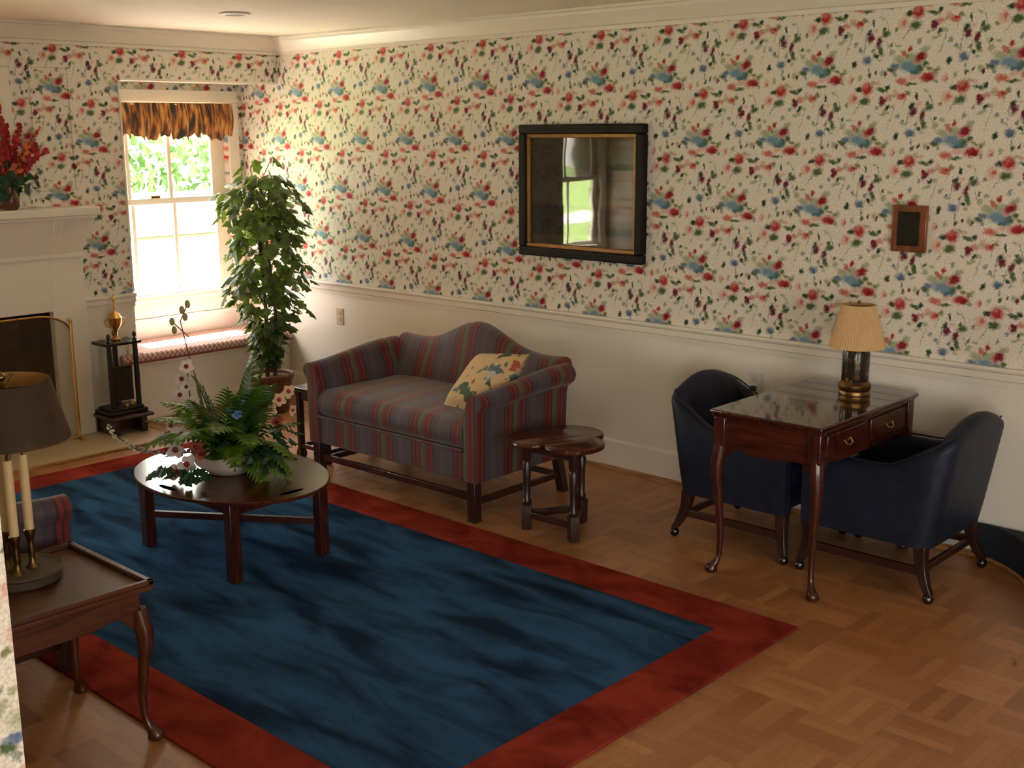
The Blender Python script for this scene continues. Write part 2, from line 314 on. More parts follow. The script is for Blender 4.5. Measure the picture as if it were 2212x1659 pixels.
def glass_mat(name, ior=1.5, wave=0.0, tint=(1, 1, 1)):
    mt = bpy.data.materials.new(name); mt.use_nodes = True; n = mt.node_tree.nodes; l = mt.node_tree.links
    n.remove(n['Principled BSDF']); out = n['Material Output']
    tr = n.new('ShaderNodeBsdfTransparent'); tr.inputs[0].default_value = lin(tint); gl = n.new('ShaderNodeBsdfGlossy'); gl.inputs['Roughness'].default_value = .02
    fr = n.new('ShaderNodeFresnel'); fr.inputs['IOR'].default_value = ior; mx = n.new('ShaderNodeMixShader')
    l.new(fr.outputs[0], mx.inputs[0]); l.new(tr.outputs[0], mx.inputs[1]); l.new(gl.outputs[0], mx.inputs[2]); l.new(mx.outputs[0], out.inputs[0])
    if wave:
        t = n.new('ShaderNodeTexCoord'); nz = n.new('ShaderNodeTexNoise'); nz.inputs['Scale'].default_value = 7; nz.inputs['Detail'].default_value = 0; l.new(t.outputs['Object'], nz.inputs['Vector'])
        b = n.new('ShaderNodeBump'); b.inputs['Strength'].default_value = wave; b.inputs['Distance'].default_value = .01; l.new(nz.outputs['Fac'], b.inputs['Height']); l.new(b.outputs[0], gl.inputs['Normal'])
    return mt
PANE = glass_mat('window_glass', 1.3)
PGLASS = glass_mat('picture_glass', 1.8, .03)
def mesh_mat():
    mt = bpy.data.materials.new('wire_mesh'); mt.use_nodes = True; n = mt.node_tree.nodes; l = mt.node_tree.links
    p = n['Principled BSDF']; out = n['Material Output']
    p.inputs['Base Color'].default_value = (.16, .11, .06, 1); p.inputs['Metallic'].default_value = .6; p.inputs['Roughness'].default_value = .5
    t = n.new('ShaderNodeTexCoord'); s = n.new('ShaderNodeSeparateXYZ'); l.new(t.outputs['Object'], s.inputs[0])
    a = math_n(n, l, 'LESS_THAN', math_n(n, l, 'FRACT', math_n(n, l, 'MULTIPLY', s.outputs['Y'], 300)), .16)
    b = math_n(n, l, 'LESS_THAN', math_n(n, l, 'FRACT', math_n(n, l, 'MULTIPLY', s.outputs['Z'], 300)), .16)
    tr = n.new('ShaderNodeBsdfTransparent'); mx = n.new('ShaderNodeMixShader')
    l.new(math_n(n, l, 'MAXIMUM', a, b), mx.inputs[0]); l.new(tr.outputs[0], mx.inputs[1]); l.new(p.outputs[0], mx.inputs[2]); l.new(mx.outputs[0], out.inputs[0])
    return mt
WIRE = mesh_mat()
def painting_mat():
    mt, n, l, p = new_mat('dark_landscape')
    t = n.new('ShaderNodeTexCoord'); s = n.new('ShaderNodeSeparateXYZ'); l.new(t.outputs['Object'], s.inputs[0])
    nz = n.new('ShaderNodeTexNoise'); nz.inputs['Scale'].default_value = 6; nz.inputs['Detail'].default_value = 5; l.new(t.outputs['Object'], nz.inputs['Vector'])
    h = math_n(n, l, 'ADD', s.outputs['Z'], math_n(n, l, 'MULTIPLY', math_n(n, l, 'SUBTRACT', nz.outputs['Fac'], .5), .05))
    r = n.new('ShaderNodeValToRGB'); l.new(math_n(n, l, 'ADD', math_n(n, l, 'DIVIDE', h, .62), .5), r.inputs[0])
    e = r.color_ramp.elements; e[0].position = 0; e[0].color = (.13, .12, .07, 1); e[1].position = 1; e[1].color = (.15, .15, .10, 1)
    for pos, c in ((.08, (.12, .11, .07)), (.12, (.022, .03, .025)), (.36, (.016, .024, .022)), (.40, (.09, .085, .045)), (.6, (.10, .095, .05)), (.8, (.085, .10, .07))):
        x = e.new(pos); x.color = lin(c)
    k = mix_n(n, l, .55, r.outputs[0], nz.outputs['Color'], 'OVERLAY')
    l.new(k, p.inputs['Base Color']); p.inputs['Roughness'].default_value = .7
    return mt
PAINT = painting_mat()

# ---------------------------------------------------------------- mesh builder
class MB:
    def __init__(s): s.v = []; s.f = []; s.mi = []
    def add(s, vs, fs, mi=0):
        o = len(s.v); s.v += [tuple(v) for v in vs]; s.f += [tuple(i + o for i in f) for f in fs]; s.mi += [mi] * len(fs); return s
    def box(s, x0, x1, y0, y1, z0, z1, mi=0):
        return s.add([(x0, y0, z0), (x1, y0, z0), (x1, y1, z0), (x0, y1, z0), (x0, y0, z1), (x1, y0, z1), (x1, y1, z1), (x0, y1, z1)],
                     [(0, 3, 2, 1), (4, 5, 6, 7), (0, 1, 5, 4), (1, 2, 6, 5), (2, 3, 7, 6), (3, 0, 4, 7)], mi)
    def beam(s, a, b, w, h, mi=0, up=(0, 0, 1)):
        a = Vector(a); b = Vector(b); d = (b - a).normalized(); u = Vector(up); sd = d.cross(u).normalized(); u = sd.cross(d)
        vs = [p + sd * i * w / 2 + u * j * h / 2 for p in (a, b) for i, j in ((-1, -1), (1, -1), (1, 1), (-1, 1))]
        return s.add(vs, [(0, 1, 2, 3), (7, 6, 5, 4), (0, 4, 5, 1), (1, 5, 6, 2), (2, 6, 7, 3), (3, 7, 4, 0)], mi)
    def loft(s, rings, mi=0, caps=True, closed=True):
        n = len(rings[0]); vs = [p for r in rings for p in r]; fs = []
        for i in range(len(rings) - 1):
            for j in range(n if closed else n - 1):
                k = (j + 1) % n
                fs.append((i * n + j, i * n + k, (i + 1) * n + k, (i + 1) * n + j))
        if caps and closed:
            fs.append(tuple(reversed(range(n)))); fs.append(tuple((len(rings) - 1) * n + j for j in range(n)))
        return s.add(vs, fs, mi)
    def tube(s, path, rad, n=8, mi=0, caps=True):
        path = [Vector(p) for p in path]
        if isinstance(rad, (int, float)): rad = [rad] * len(path)
        rings = []; ref = None
        for i, p in enumerate(path):
            d = (path[min(i + 1, len(path) - 1)] - path[max(i - 1, 0)]).normalized()
            if ref is None: ref = d.orthogonal().normalized() if abs(d.z) < .95 else Vector((1, 0, 0))
            ref = (ref - d * ref.dot(d)).normalized(); b = d.cross(ref)
            rings.append([p + (ref * math.cos(2 * math.pi * j / n) + b * math.sin(2 * math.pi * j / n)) * rad[i] for j in range(n)])
        return s.loft(rings, mi, caps)
    def lathe(s, prof, n=24, c=(0, 0, 0), mi=0, wob=None):
        rings = []
        for r, z in prof:
            rings.append([(c[0] + r * (wob(j, n) if wob else 1) * math.cos(2 * math.pi * j / n), c[1] + r * (wob(j, n) if wob else 1) * math.sin(2 * math.pi * j / n), c[2] + z) for j in range(n)])
        return s.loft(rings, mi, True)
    def prism(s, poly, fn, t0, t1, mi=0):
        a = [fn(p, t0) for p in poly]; b = [fn(p, t1) for p in poly]
        return s.loft([a, b], mi, True)
    def ball(s, c, r, n=10, mi=0, sz=1):
        prof = [(max(1e-4, r * math.sin(math.pi * i / 8)), -r * sz * math.cos(math.pi * i / 8)) for i in range(9)]
        return s.lathe(prof, n, c, mi)
    def build(s, name, mats, parent=None, bevel=0, smooth=35, loc=(0, 0, 0), sub=0):
        me = bpy.data.meshes.new(name); me.from_pydata(s.v, [], s.f)
        if not isinstance(mats, (list, tuple)): mats = [mats]
        for mt in mats: me.materials.append(mt)
        me.polygons.foreach_set('material_index', s.mi)
        import bmesh
        bm = bmesh.new(); bm.from_mesh(me); bmesh.ops.recalc_face_normals(bm, faces=bm.faces); bm.to_mesh(me); bm.free()
        if smooth:
            me.shade_smooth(); me.set_sharp_from_angle(angle=R(smooth))
        o = bpy.data.objects.new(name, me); COL.objects.link(o); o.location = loc
        if parent: o.parent = parent
        if bevel:
            b = o.modifiers.new('bevel', 'BEVEL'); b.width = bevel; b.segments = 2; b.limit_method = 'ANGLE'; b.angle_limit = R(40)
        if sub:
            b = o.modifiers.new('sub', 'SUBSURF'); b.levels = sub; b.render_levels = sub
        return o
def tag(o, label=None, cat=None, group=None, kind=None):
    if label: o['label'] = label
    if cat: o['category'] = cat
    if group: o['group'] = group
    if kind: o['kind'] = kind
    return o
def thing(name, label, cat, loc, rz=0, group=None):
    o = bpy.data.objects.new(name, None); COL.objects.link(o); o.location = loc; o.rotation_euler = (0, 0, rz); o.empty_display_size = .1
    return tag(o, label, cat, group)
def struct(o): return tag(o, kind='structure')
def copy_tree(o, parent=None):
    c = o.copy(); COL.objects.link(c)
    if parent: c.parent = parent
    for ch in list(o.children): copy_tree(ch, c)
    return c
def smooth01(t): t = max(0, min(1, t)); return t * t * (3 - 2 * t)

# ---------------------------------------------------------------- room shell
H = 2.54; XE = 9.5; YE = -7.5
struct(MB().box(-.6, XE + .2, YE - .2, .2, -.12, 0).build('floor', PARQ, smooth=0))
struct(MB().box(-.6, XE + .2, YE - .2, .2, H, H + .12).build('ceiling', CEIL, smooth=0))
def split(b, x0, x1, y0, y1, z0, z1, zs=.85, up=0, lo=1):
    if z0 < zs < z1: b.box(x0, x1, y0, y1, z0, zs, lo); b.box(x0, x1, y0, y1, zs, z1, up)
    else: b.box(x0, x1, y0, y1, z0, z1, up if z0 >= zs else lo)
    return b
struct(split(MB(), -.6, XE + .2, 0, .2, 0, H).build('wall_right', [WPX, WHITE], smooth=0))
YC = -2.185                                   # centre line of the fireplace and of the two window bays
def mir(y): return 2 * YC - y
b = MB(); BD = .45
for s_ in (1, -1):
    q = (lambda y: y) if s_ == 1 else mir
    def bx(x0, x1, ya, yb, z0, z1): ya, yb = sorted((q(ya), q(yb))); split(b, x0, x1, ya, yb, z0, z1)
    bx(-BD, 0, -1.795, -1.22, 0, H)           # pier beside the firebox
    bx(-BD, 0, -1.22, 0, 2.23, H)             # header over the bay
    bx(-BD - .12, -BD, -1.22, -1.10, 0, H); bx(-BD - .12, -BD, -.13, 0, 0, H)
    bx(-BD - .12, -BD, -1.10, -.13, 0, .74); bx(-BD - .12, -BD, -1.10, -.13, 2.10, H)
b.box(-BD, 0, mir(-1.795), -1.795, .82, H, 0); b.box(-BD - .12, -BD, mir(-1.22), -1.22, 0, H, 0)
split(b, -BD - .12, 0, YE, -4.37, 0, H)
struct(b.build('wall_back', [WPY, WHITE], smooth=0))
b = MB(); split(b, 0, 5.13, -4.50, -4.37, 0, H, zs=.0)
o = struct(b.build('wall_left', [WPX, WPY], smooth=0))
for pg in o.data.polygons:
    if abs(pg.normal.x) > .5: pg.material_index = 1
b = MB()
for y0, y1, z0, z1 in ((YE, -4.75, 0, H), (-3.25, 0, 0, H), (-4.75, -3.25, 0, .6), (-4.75, -3.25, 2.2, H)): b.box(XE, XE + .15, y0, y1, z0, z1)
struct(b.build('wall_front', WHITE, smooth=0))
b = MB()
for x0, x1, z0, z1 in ((-.6, 7.8, 0, H), (9.4, XE + .2, 0, H), (7.8, 9.4, 0, .5), (7.8, 9.4, 2.2, H)): b.box(x0, x1, YE - .15, YE, z0, z1)
struct(b.build('wall_hall', WHITE, smooth=0))

# crown, chair rail, baseboard, shoe
def run(name, prof, a, bb, nrm, mat, n_=None):
    a = Vector(a); bb = Vector(bb); nr = Vector(nrm)
    return MB().loft([[p + nr * d + Vector((0, 0, z)) for d, z in prof] for p in (a, bb)]).build(name, mat, smooth=20)
CROWN = [(0, 2.42), (.012, 2.42), (.014, 2.44), (.03, 2.445), (.045, 2.475), (.07, 2.505), (.075, 2.52), (.09, 2.525), (.09, H - .001), (0, H - .001)]
struct(run('trim_1', CROWN, (0, -.001, 0), (XE, -.001, 0), (0, -1, 0), TRIM))
struct(run('trim_2', CROWN, (.001, -4.37, 0), (.001, 0, 0), (1, 0, 0), TRIM))
struct(run('trim_3', CROWN, (0, -4.369, 0), (5.13, -4.369, 0), (0, 1, 0), TRIM))
RAIL = [(0, .790), (.008, .790), (.010, .815), (.020, .820), (.020, .850), (.030, .856), (.034, .866), (.030, .876), (0, .876)]
struct(run('trim_4', RAIL, (-BD, -.001, 0), (XE, -.001, 0), (0, -1, 0), TRIM))
struct(run('trim_5', RAIL, (.001, -1.574, 0), (.001, -1.215, 0), (1, 0, 0), TRIM))
struct(run('trim_6', RAIL, (.001, mir(-1.215), 0), (.001, mir(-1.574), 0), (1, 0, 0), TRIM))
BASE = [(0, .02), (.012, .02), (.012, .165), (.007, .175), (0, .178)]
struct(run('baseboard_right', BASE, (0, -.001, 0), (5.10, -.001, 0), (0, -1, 0), WHITE))
SH = [(0, 0), (.022, 0), (.018, .018), (.008, .024), (0, .024)]
struct(run('trim_7', SH, (0, -.013, 0), (5.10, -.013, 0), (0, -1, 0), SHOE))
struct(run('baseboard_back', BASE, (.001, -1.574, 0), (.001, -1.215, 0), (1, 0, 0), WHITE))
struct(MB().box(-.01, .008, -1.225, 0, 2.222, 2.236).box(-.01, .008, -1.226, -1.214, .88, 2.236).build('trim_8', TRIM))
# wallpapered picture-frame mouldings beside the overmantel
b = MB()
for y0, y1, z0, z1 in ((-1.80, -1.54, 1.53, 2.30),):
    for (ya, yb, za, zb) in ((y0, y1, z1 - .018, z1), (y0, y1, z0, z0 + .018), (y0, y0 + .018, z0 + .018, z1 - .018), (y1 - .018, y1, z0 + .018, z1 - .018)): b.box(0, .010, ya, yb, za, zb)
o = struct(b.build('trim_9', WPY, bevel=.004))

# windows (two alike on the end wall, one on the unseen front wall, one added on the hall wall for fill light)
def window(name, y0, y1, muntins, lock=True):
    w = bpy.data.objects.new(name, None); COL.objects.link(w); w.location = (-BD, (y0 + y1) / 2, 0); struct(w)
    yc = (y0 + y1) / 2; h = (y1 - y0) / 2
    b = MB(); z0, z1 = .77, 2.10
    b.box(0, .022, -h - .085, -h, z0, z1).box(0, .022, h, h + .085, z0, z1).box(0, .022, -h - .085, h + .085, z1, z1 + .085)
    b.build('window_casing', TRIM, w, .004)
    MB().box(-.11, .028, -h - .095, h + .095, z0 - .035, z0).box(0, .02, -h - .085, h + .085, z0 - .15, z0 - .035).box(0, .03, -h - .085, h + .085, z0 - .17, z0 - .15).build('window_sill', TRIM, w, .004)
    for k, (za, zb, xo) in enumerate(((1.405, z1, -.085), (z0, 1.445, -.055))):
        f = MB(); st = .11
        f.box(xo, xo + .028, -h, -h + st * .6, za + .04, zb - .04).box(xo, xo + .028, h - st, h, za + .04, zb - .04).box(xo, xo + .028, -h, h, za, za + .04).box(xo, xo + .028, -h, h, zb - .04, zb)
        for m_ in muntins: f.box(xo + .005, xo + .023, m_ - yc - .013, m_ - yc + .013, za + .04, zb - .04)
        fo = f.build('window_sash', TRIM, w, .003)
        xg = xo + .013; g = MB().add([(xg, -h + .02, za + .02), (xg, h - .02, za + .02), (xg, h - .02, zb - .02), (xg, -h + .02, zb - .02)], [(0, 1, 2, 3)]).build('window_pane', PANE, fo, smooth=0)
    if lock: MB().box(-.03, -.012, muntins[1] - yc - .19, muntins[1] - yc - .12, 1.445, 1.465).build('sash_lock', DBRASS, w, .003)
    return w
window('window_1', -1.10, -.13, (-.905, -.58))
window('window_2', mir(-.13), mir(-1.10), (mir(-.58), mir(-.905)), False)
b = MB()
for yy in (-4.75, -4.03, -3.31): b.box(XE + .03, XE + .10, yy, yy + .06, .6, 2.2)
for zz in (.6, 1.37, 2.14): b.box(XE + .03, XE + .10, -4.75, -3.25, zz, zz + .06)
struct(b.build('window_3', TRIM)); MB().add([(XE + .06, -4.73, .62), (XE + .06, -3.27, .62), (XE + .06, -3.27, 2.18), (XE + .06, -4.73, 2.18)], [(0, 1, 2, 3)]).build('window_pane', PANE, bpy.data.objects['window_3'], smooth=0)

b = MB()
for xx in (7.8, 8.57, 9.34): b.box(xx, xx + .06, YE - .12, YE - .05, .56, 2.14)
for zz in (.5, 1.32, 2.14): b.box(7.8, 9.4, YE - .125, YE - .045, zz, zz + .06)
struct(b.build('fill_window', TRIM)); MB().add([(7.82, YE - .09, .52), (9.38, YE - .09, .52), (9.38, YE - .09, 2.18), (7.82, YE - .09, 2.18)], [(0, 1, 2, 3)]).build('window_pane', PANE, bpy.data.objects['fill_window'], smooth=0)  # unseen window, added so fill daylight reaches the long wall

# ---------------------------------------------------------------- outdoors, seen through the panes
def patch(name, col, rough, sc, var):
    return plain(name, col, rough, var=var, scale=sc)
GRASS = patch('lawn', (.11, .17, .03), .9, 3, .3); PAVE = patch('pale_paving', (.63, .57, .52), .9, 2, .08)
struct(MB().box(-60, -.7, -50, 50, -.5, -.3).build('ground', GRASS, smooth=0))
struct(MB().box(-13.6, -.75, -1.8, 24, -.3, -.29).box(-13.5, -11.3, -40, -1.8, -.3, -.29).build('paving', PAVE, smooth=0))
WALLC = patch('rendered_block', (.20, .17, .13), .9, 3, .1)
tag(MB().box(-16.2, -15.8, -2, 30, -.3, .55).box(-16.25, -15.75, -2, 30, .55, .63).build('garden_wall', WALLC, bevel=.02), 'low pale garden wall across the lawn outside the window', 'garden wall')
def leaf_cloud(n, fn, size, seed, fold=.3):
    r = random.Random(seed); b = MB()
    for _ in range(n):
        p, nr = fn(r); p = Vector(p); nr = Vector(nr).normalized()
        t = nr.orthogonal(); t.rotate(Matrix.Rotation(r.uniform(0, 6.28), 3, nr)); t.normalize(); s_ = nr.cross(t); L = size * r.uniform(.7, 1.25)
        b.add([p, p + t * L * .35 + s_ * L * .3 + nr * L * fold * .3, p + t * L, p + t * L * .35 - s_ * L * .3 + nr * L * fold * .3], [(0, 1, 2), (0, 2, 3)])
    return b
HEDGE = plain('hedge_leaf', (.07, .15, .028), .55, var=.5, scale=1.5)
def hedge_pt(x, y0, y1, z1, dep):
    def f(r):
        y = r.uniform(y0, y1); z = r.uniform(-.25, z1 + .35 * math.sin(y * 1.7) + .3 * math.sin(y * .9 + 2))
        return (x + dep * r.uniform(-.2, 1) * (1 - .25 * z / z1) + .35 * math.sin(y * 2.3 + z * 2), y, z), (r.uniform(.3, 1.2), r.uniform(-1, 1), r.uniform(-.3, 1))
    return f
tag(leaf_cloud(9000, hedge_pt(-18, 0, 22, 4.6, 1.2), .28, 3).build('hedge', HEDGE, smooth=0), 'tall leafy green hedge behind the garden wall outdoors', 'hedge')
def bush_pt(c, r0):
    def f(r):
        d = Vector((r.gauss(0, 1), r.gauss(0, 1), r.gauss(0, 1))).normalized(); q = Vector(c) + Vector((d.x * r0, d.y * r0, max(-.2 * r0, d.z * r0 * .9))) * r.uniform(.75, 1)
        return q, d + Vector((0, 0, .4))
    return f
SHRUB = plain('shrub_leaf', (.26, .26, .05), .6, var=.4, scale=2)
for (c, r0, lb) in (((-9.2, -12.0, .25), .75, 'yellow green shrub reflected in the picture glass'), ((-11.5, -11.2, .35), 1.0, 'larger round shrub standing farther off on the lawn outdoors')):
    tag(leaf_cloud(1100, bush_pt(c, r0), .17, 5).build('shrub', SHRUB, smooth=0), lb, 'shrub')
#---PART2---
# ---------------------------------------------------------------- fireplace, screen, mantel flowers
fp = thing('fireplace', 'white panelled fireplace with a mantel shelf and dark firebox', 'fireplace', (0, YC, 0))
b = MB(); hw = .61
b.box(.001, .05, -hw, -.39, .012, 1.17).box(.001, .05, .39, hw, .012, 1.17).box(.001, .05, -.39, .39, .82, 1.17)
b.box(.001, .062, -hw - .008, hw + .008, 1.145, 1.175)
b.loft([[(.001, -hw, 1.175), (.055, -hw, 1.175), (.055, hw, 1.175), (.001, hw, 1.175)], [(.001, -hw - .03, 1.30), (.10, -hw - .03, 1.30), (.10, hw + .03, 1.30), (.001, hw + .03, 1.30)], [(.001, -hw - .05, 1.386), (.13, -hw - .05, 1.386), (.13, hw + .05, 1.386), (.001, hw + .05, 1.386)]])
b.build('surround', WHITE, fp, .003, 20)
MB().box(.001, .165, -hw - .06, hw + .06, 1.386, 1.405).box(.001, .18, -hw - .075, hw + .075, 1.405, 1.455).build('mantel', WHITE, fp, .006)
for s_ in (1, -1):
    MB().prism([(.07, 1.26), (.09, 1.25), (.135, 1.35), (.14, 1.386), (.07, 1.386)], lambda p, t: (p[0], t, p[1]), s_ * .43 - .025, s_ * .43 + .025).build('corbel', WHITE, fp, .004)
MB().box(-.43, -.42, -.389, .389, .0, .819).box(-.42, .0, -.389, -.38, 0, .819).box(-.42, 0, .38, .389, 0, .819).box(-.42, 0, -.389, .389, .81, .819).box(-.42, 0, -.389, .389, .001, .012).build('firebox', BRICK, fp, smooth=0)
MB().box(.05, .53, -.905, .905, .0, .012).box(.0, .05, -.905, -hw, 0, .012).box(.0, .05, hw, .905, 0, .012).box(0, .05, -.39, .39, 0, .012).build('hearth', TILE, fp, smooth=0)
MB().box(.53, .552, -.927, .927, 0, .016).box(.0, .53, .905, .927, 0, .016).box(.0, .53, -.927, -.905, 0, .016).build('hearth_edging', SHOE, fp, .003)
om = thing('overmantel_panel', 'cream framed panel on the wall above the mantel shelf', 'wall panel', (.001, YC, 1.56))
MB().box(0, .012, -.20, .20, .05, .72).build('panel', TRIM, om)
b = MB()
for q in ((-.26, -.20, .05, .72), (.20, .26, .05, .72), (-.26, .26, 0, .05), (-.26, .26, .72, .77)): b.box(0, .022, *q)
b.build('frame', TRIM, om, .006)

sc = thing('fire_screen', 'arched brass edged mesh screen standing before the firebox', 'fire screen', (.135, YC, .012))
def arch(hw_, z0, z1, rr, n=10):
    pts = [(-hw_, z0), (-hw_, z1 - rr * .55)]
    for i in range(1, n + 1):
        a = math.pi / 2 * i / n; pts.append((-hw_ + rr * (1 - math.cos(a)), z1 - rr * .55 + rr * .55 * math.sin(a)))
    return pts + [(-p[0], p[1]) for p in reversed(pts)]
pts = arch(.45, .02, .80, .22)
MB().tube([(0, y, z) for y, z in pts] + [(0, pts[0][0], pts[0][1])], .007, 8).build('frame', BRASS, sc)
MB().add([(0, y, z) for y, z in pts], [tuple(range(len(pts)))]).build('mesh_panel', WIRE, sc, smooth=0)
for s_ in (1, -1):
    MB().tube([(0, s_ * .45, .02), (0, s_ * .45, .745)], .010, 10).ball((0, s_ * .45, .758), .013).build('post', BRASS, sc)
    MB().box(-.06, .06, s_ * .45 - .012, s_ * .45 + .012, 0, .022).build('foot', BRASS, sc, .004)

def flower(b, c, nr, r, n=5, mi=0, mc=1, cup=.25, rc=.28, seed=0):
    c = Vector(c); nr = Vector(nr).normalized(); t = nr.orthogonal().normalized(); s_ = nr.cross(t); rr = random.Random(seed)
    for i in range(n):
        a = 2 * math.pi * (i + rr.uniform(-.15, .15)) / n; d = t * math.cos(a) + s_ * math.sin(a); e = nr.cross(d); L = r * rr.uniform(.85, 1.1)
        w = L * 2.0 / n * 1.15
        b.add([c, c + d * L * .5 + e * w + nr * L * cup * .6, c + d * L * .92 + e * w * .55 + nr * L * cup, c + d * L + nr * L * cup * .8, c + d * L * .92 - e * w * .55 + nr * L * cup, c + d * L * .5 - e * w + nr * L * cup * .6],
              [(0, 1, 2, 3), (0, 3, 4, 5)], mi)
    if mc is not None: b.ball(c + nr * r * .12, r * rc, 8, mc)
ma = thing('mantel_bouquet', 'tall red gladiolus bouquet in a dark vase on the mantel', 'flowers', (.095, -2.02, 1.455))
MB().lathe([(.035, 0), (.05, .02), (.052, .07), (.034, .12), (.040, .15), (.036, .15), (.030, .12)], 20).build('vase', plain('brown_vase', (.11, .035, .022), .25), ma)
r = random.Random(4)
for k in range(10):
    a = -1.25 + 2.5 * k / 9 + r.uniform(-.08, .08); L = r.uniform(.34, .48) * (1.0 - .25 * abs(a) / 1.3)
    tip = Vector((r.uniform(-.02, .09), math.sin(a) * L * .62, .14 + math.cos(a * .8) * L)); root = Vector((0, 0, .13))
    b = MB(); b.tube([root, root.lerp(tip, .5) + Vector((0, 0, .03)), tip], [.004, .0035, .002], 6, 0)
    for i in range(9):
        t = .25 + .75 * i / 8; p = root.lerp(tip, t) + Vector((0, 0, .03 * math.sin(math.pi * t)))
        flower(b, p, Vector((1, r.uniform(-1.2, 1.2), r.uniform(-.3, .6))), .040 * (1.15 - .6 * t), 5, 1 if k not in (2, 7) else 2, None, .4, seed=k * 20 + i)
    b.build('flower_stem', [STEM, PETALR, plain('orange_petal', (.50, .11, .03), .6, var=.2)], ma)
leaf_cloud(70, lambda q: ((q.uniform(-.03, .05), q.uniform(-.10, .10), q.uniform(.10, .24)), (1, q.uniform(-1, 1), q.uniform(-.2, .8))), .07, 9).build('foliage', IVY, ma, smooth=0)

# ---------------------------------------------------------------- window bay: bench, cushion, valance
be = thing('window_bench', 'white panelled bench built in under the bay window', 'window bench', (0, -.61, 0))
MB().box(-.45, .012, -.608, .608, 0, .385).box(.002, .012, -.755, -.608, .18, .385).box(.012, .02, -.60, .60, .02, .12).build('body', WHITE, be, .003)
MB().box(-.45, .03, -.608, .608, .385, .41).box(.002, .03, -.76, -.608, .385, .41).build('seat_board', TRIM, be, .005)
MB().box(.021, .038, -.60, .60, 0, .022).build('shoe_moulding', SHOE, be, .004)
cu = MB(); prof = []
for i in range(9):
    a = math.pi * (i / 8 - .5); prof.append((.035 + .03 * math.cos(a), .032 + .032 * math.sin(a)))
prof = [(-.44, .0)] + prof + [(-.44, .064)]
prof2 = [(.004, .0)] + prof[1:-1] + [(.004, .064)]
cu.prism(prof, lambda p, t: (p[0], t, p[1]), -.604, .60).prism(prof2, lambda p, t: (p[0], t, p[1]), -.75, -.604)
cus = thing('bench_cushion', 'long red checked cushion on the window bench', 'cushion', (0, -.61, .41))
cu2 = cu.build('pad', CHECK, cus, .01)
MB().tube([(.068, -.745, .012), (.068, .595, .012)], .007, 8).build('piping', plain('dark_red_piping', (.20, .03, .03), .7), cus)
va = thing('valance', 'gathered orange and black valance at the window head', 'valance', (-.405, -.615, 1.86))
NV = 140; b = MB(); rows = []
rr = random.Random(11); ph = [rr.uniform(0, 6.28) for _ in range(4)]
for side in (0, 1):
    for iz in range(9):
        row = []
        for i in range(NV + 1):
            y = -.49 + .98 * i / NV; t = iz / 8
            f = math.sin(y * 58 + ph[0]) * .6 + math.sin(y * 37 + ph[1] + t * .8) * .4 + .3 * math.sin(y * 91 + ph[2])
            hem = .016 * math.sin(y * 23 + ph[3]) + .014 * math.sin(y * 71 + ph[0]) + .010 * math.sin(y * 131 + ph[1])
            z = (1 - t) * .235 + t * (.005 + hem); x = .018 + (.012 + .022 * t) * f + .02 * math.sin(math.pi * t)
            row.append((x - (.004 if side else 0), y, z))
        rows.append(row)
for side in (0, 1):
    b.loft(rows[side * 9:side * 9 + 9], 0, False, False)
b.build('cloth', VAL, va, smooth=60)
MB().tube([(.0, -.50, .225), (.0, .50, .225)], .010, 10).build('rod', TRIM, va)

# ---------------------------------------------------------------- trophy stand and trophy on the hearth
ts = thing('display_stand', 'small dark wooden stand on the hearth under the trophy', 'stand', (.145, -1.445, .012))
MB().box(-.155, .155, -.145, .145, .105, .125).build('top', DARKW, ts, .006)
for y in (-.095, .095): MB().box(-.11, .115, y - .02, y + .02, 0, .105).build('leg', DARKWZ, ts, .004)
MB().box(-.012, .012, -.075, .075, .03, .08).build('stretcher', DARKW, ts, .003)
tr = thing('trophy', 'three column black trophy with a gold cup on top', 'trophy', (.13, -1.435, .137))
MB().box(-.10, .10, -.135, .135, 0, .022).box(-.085, .085, -.115, .115, .022, .042).build('base', BLACK, tr, .006)
for (x, y) in ((.065, -.09), (.065, .09), (-.065, .02)):
    MB().tube([(x, y, .042), (x, y, .445)], .0165, 12).build('column', BLACK, tr)
    MB().lathe([(.012, 0), (.016, .006), (.008, .014), (.006, .022), (.014, .036), (.012, .05), (.004, .058)], 10, (x, y, .463)).build('finial', BLACK if x > 0 else DBRASS, tr)
MB().box(-.09, .09, -.125, .125, .445, .463).build('shelf', BLACK, tr, .005)
pq = MB().box(.048, .052, -.058, .062, .085, .30).build('name_plate', BLACK, tr, .001)
MB().box(.044, .048, -.064, .068, .078, .306).build('plate_edge', DBRASS, tr, .001)
MB().lathe([(.012, 0), (.014, .012), (.007, .02)], 10, (.07, .0, .042)).lathe([(.012, 0), (.016, .012), (.006, .022)], 10, (.06, .045, .042)).build('ornament', BRASS, tr)
b = MB(); b.lathe([(.030, 0), (.032, .012), (.012, .022), (.010, .05), (.016, .07), (.038, .105), (.044, .145), (.046, .150), (.040, .155), (.030, .175), (.008, .19), (.006, .205), (.010, .22), (.004, .235), (.006, .25), (.012, .27), (.005, .295), (.001, .30)], 20)
cup = b.build('cup', BRASS, tr, loc=(0, 0, .463))
for s_ in (1, -1):
    MB().tube([(0, s_ * .040, .09), (0, s_ * .064, .105), (0, s_ * .068, .135), (0, s_ * .044, .15)], .004, 6).build('handle', BRASS, cup)

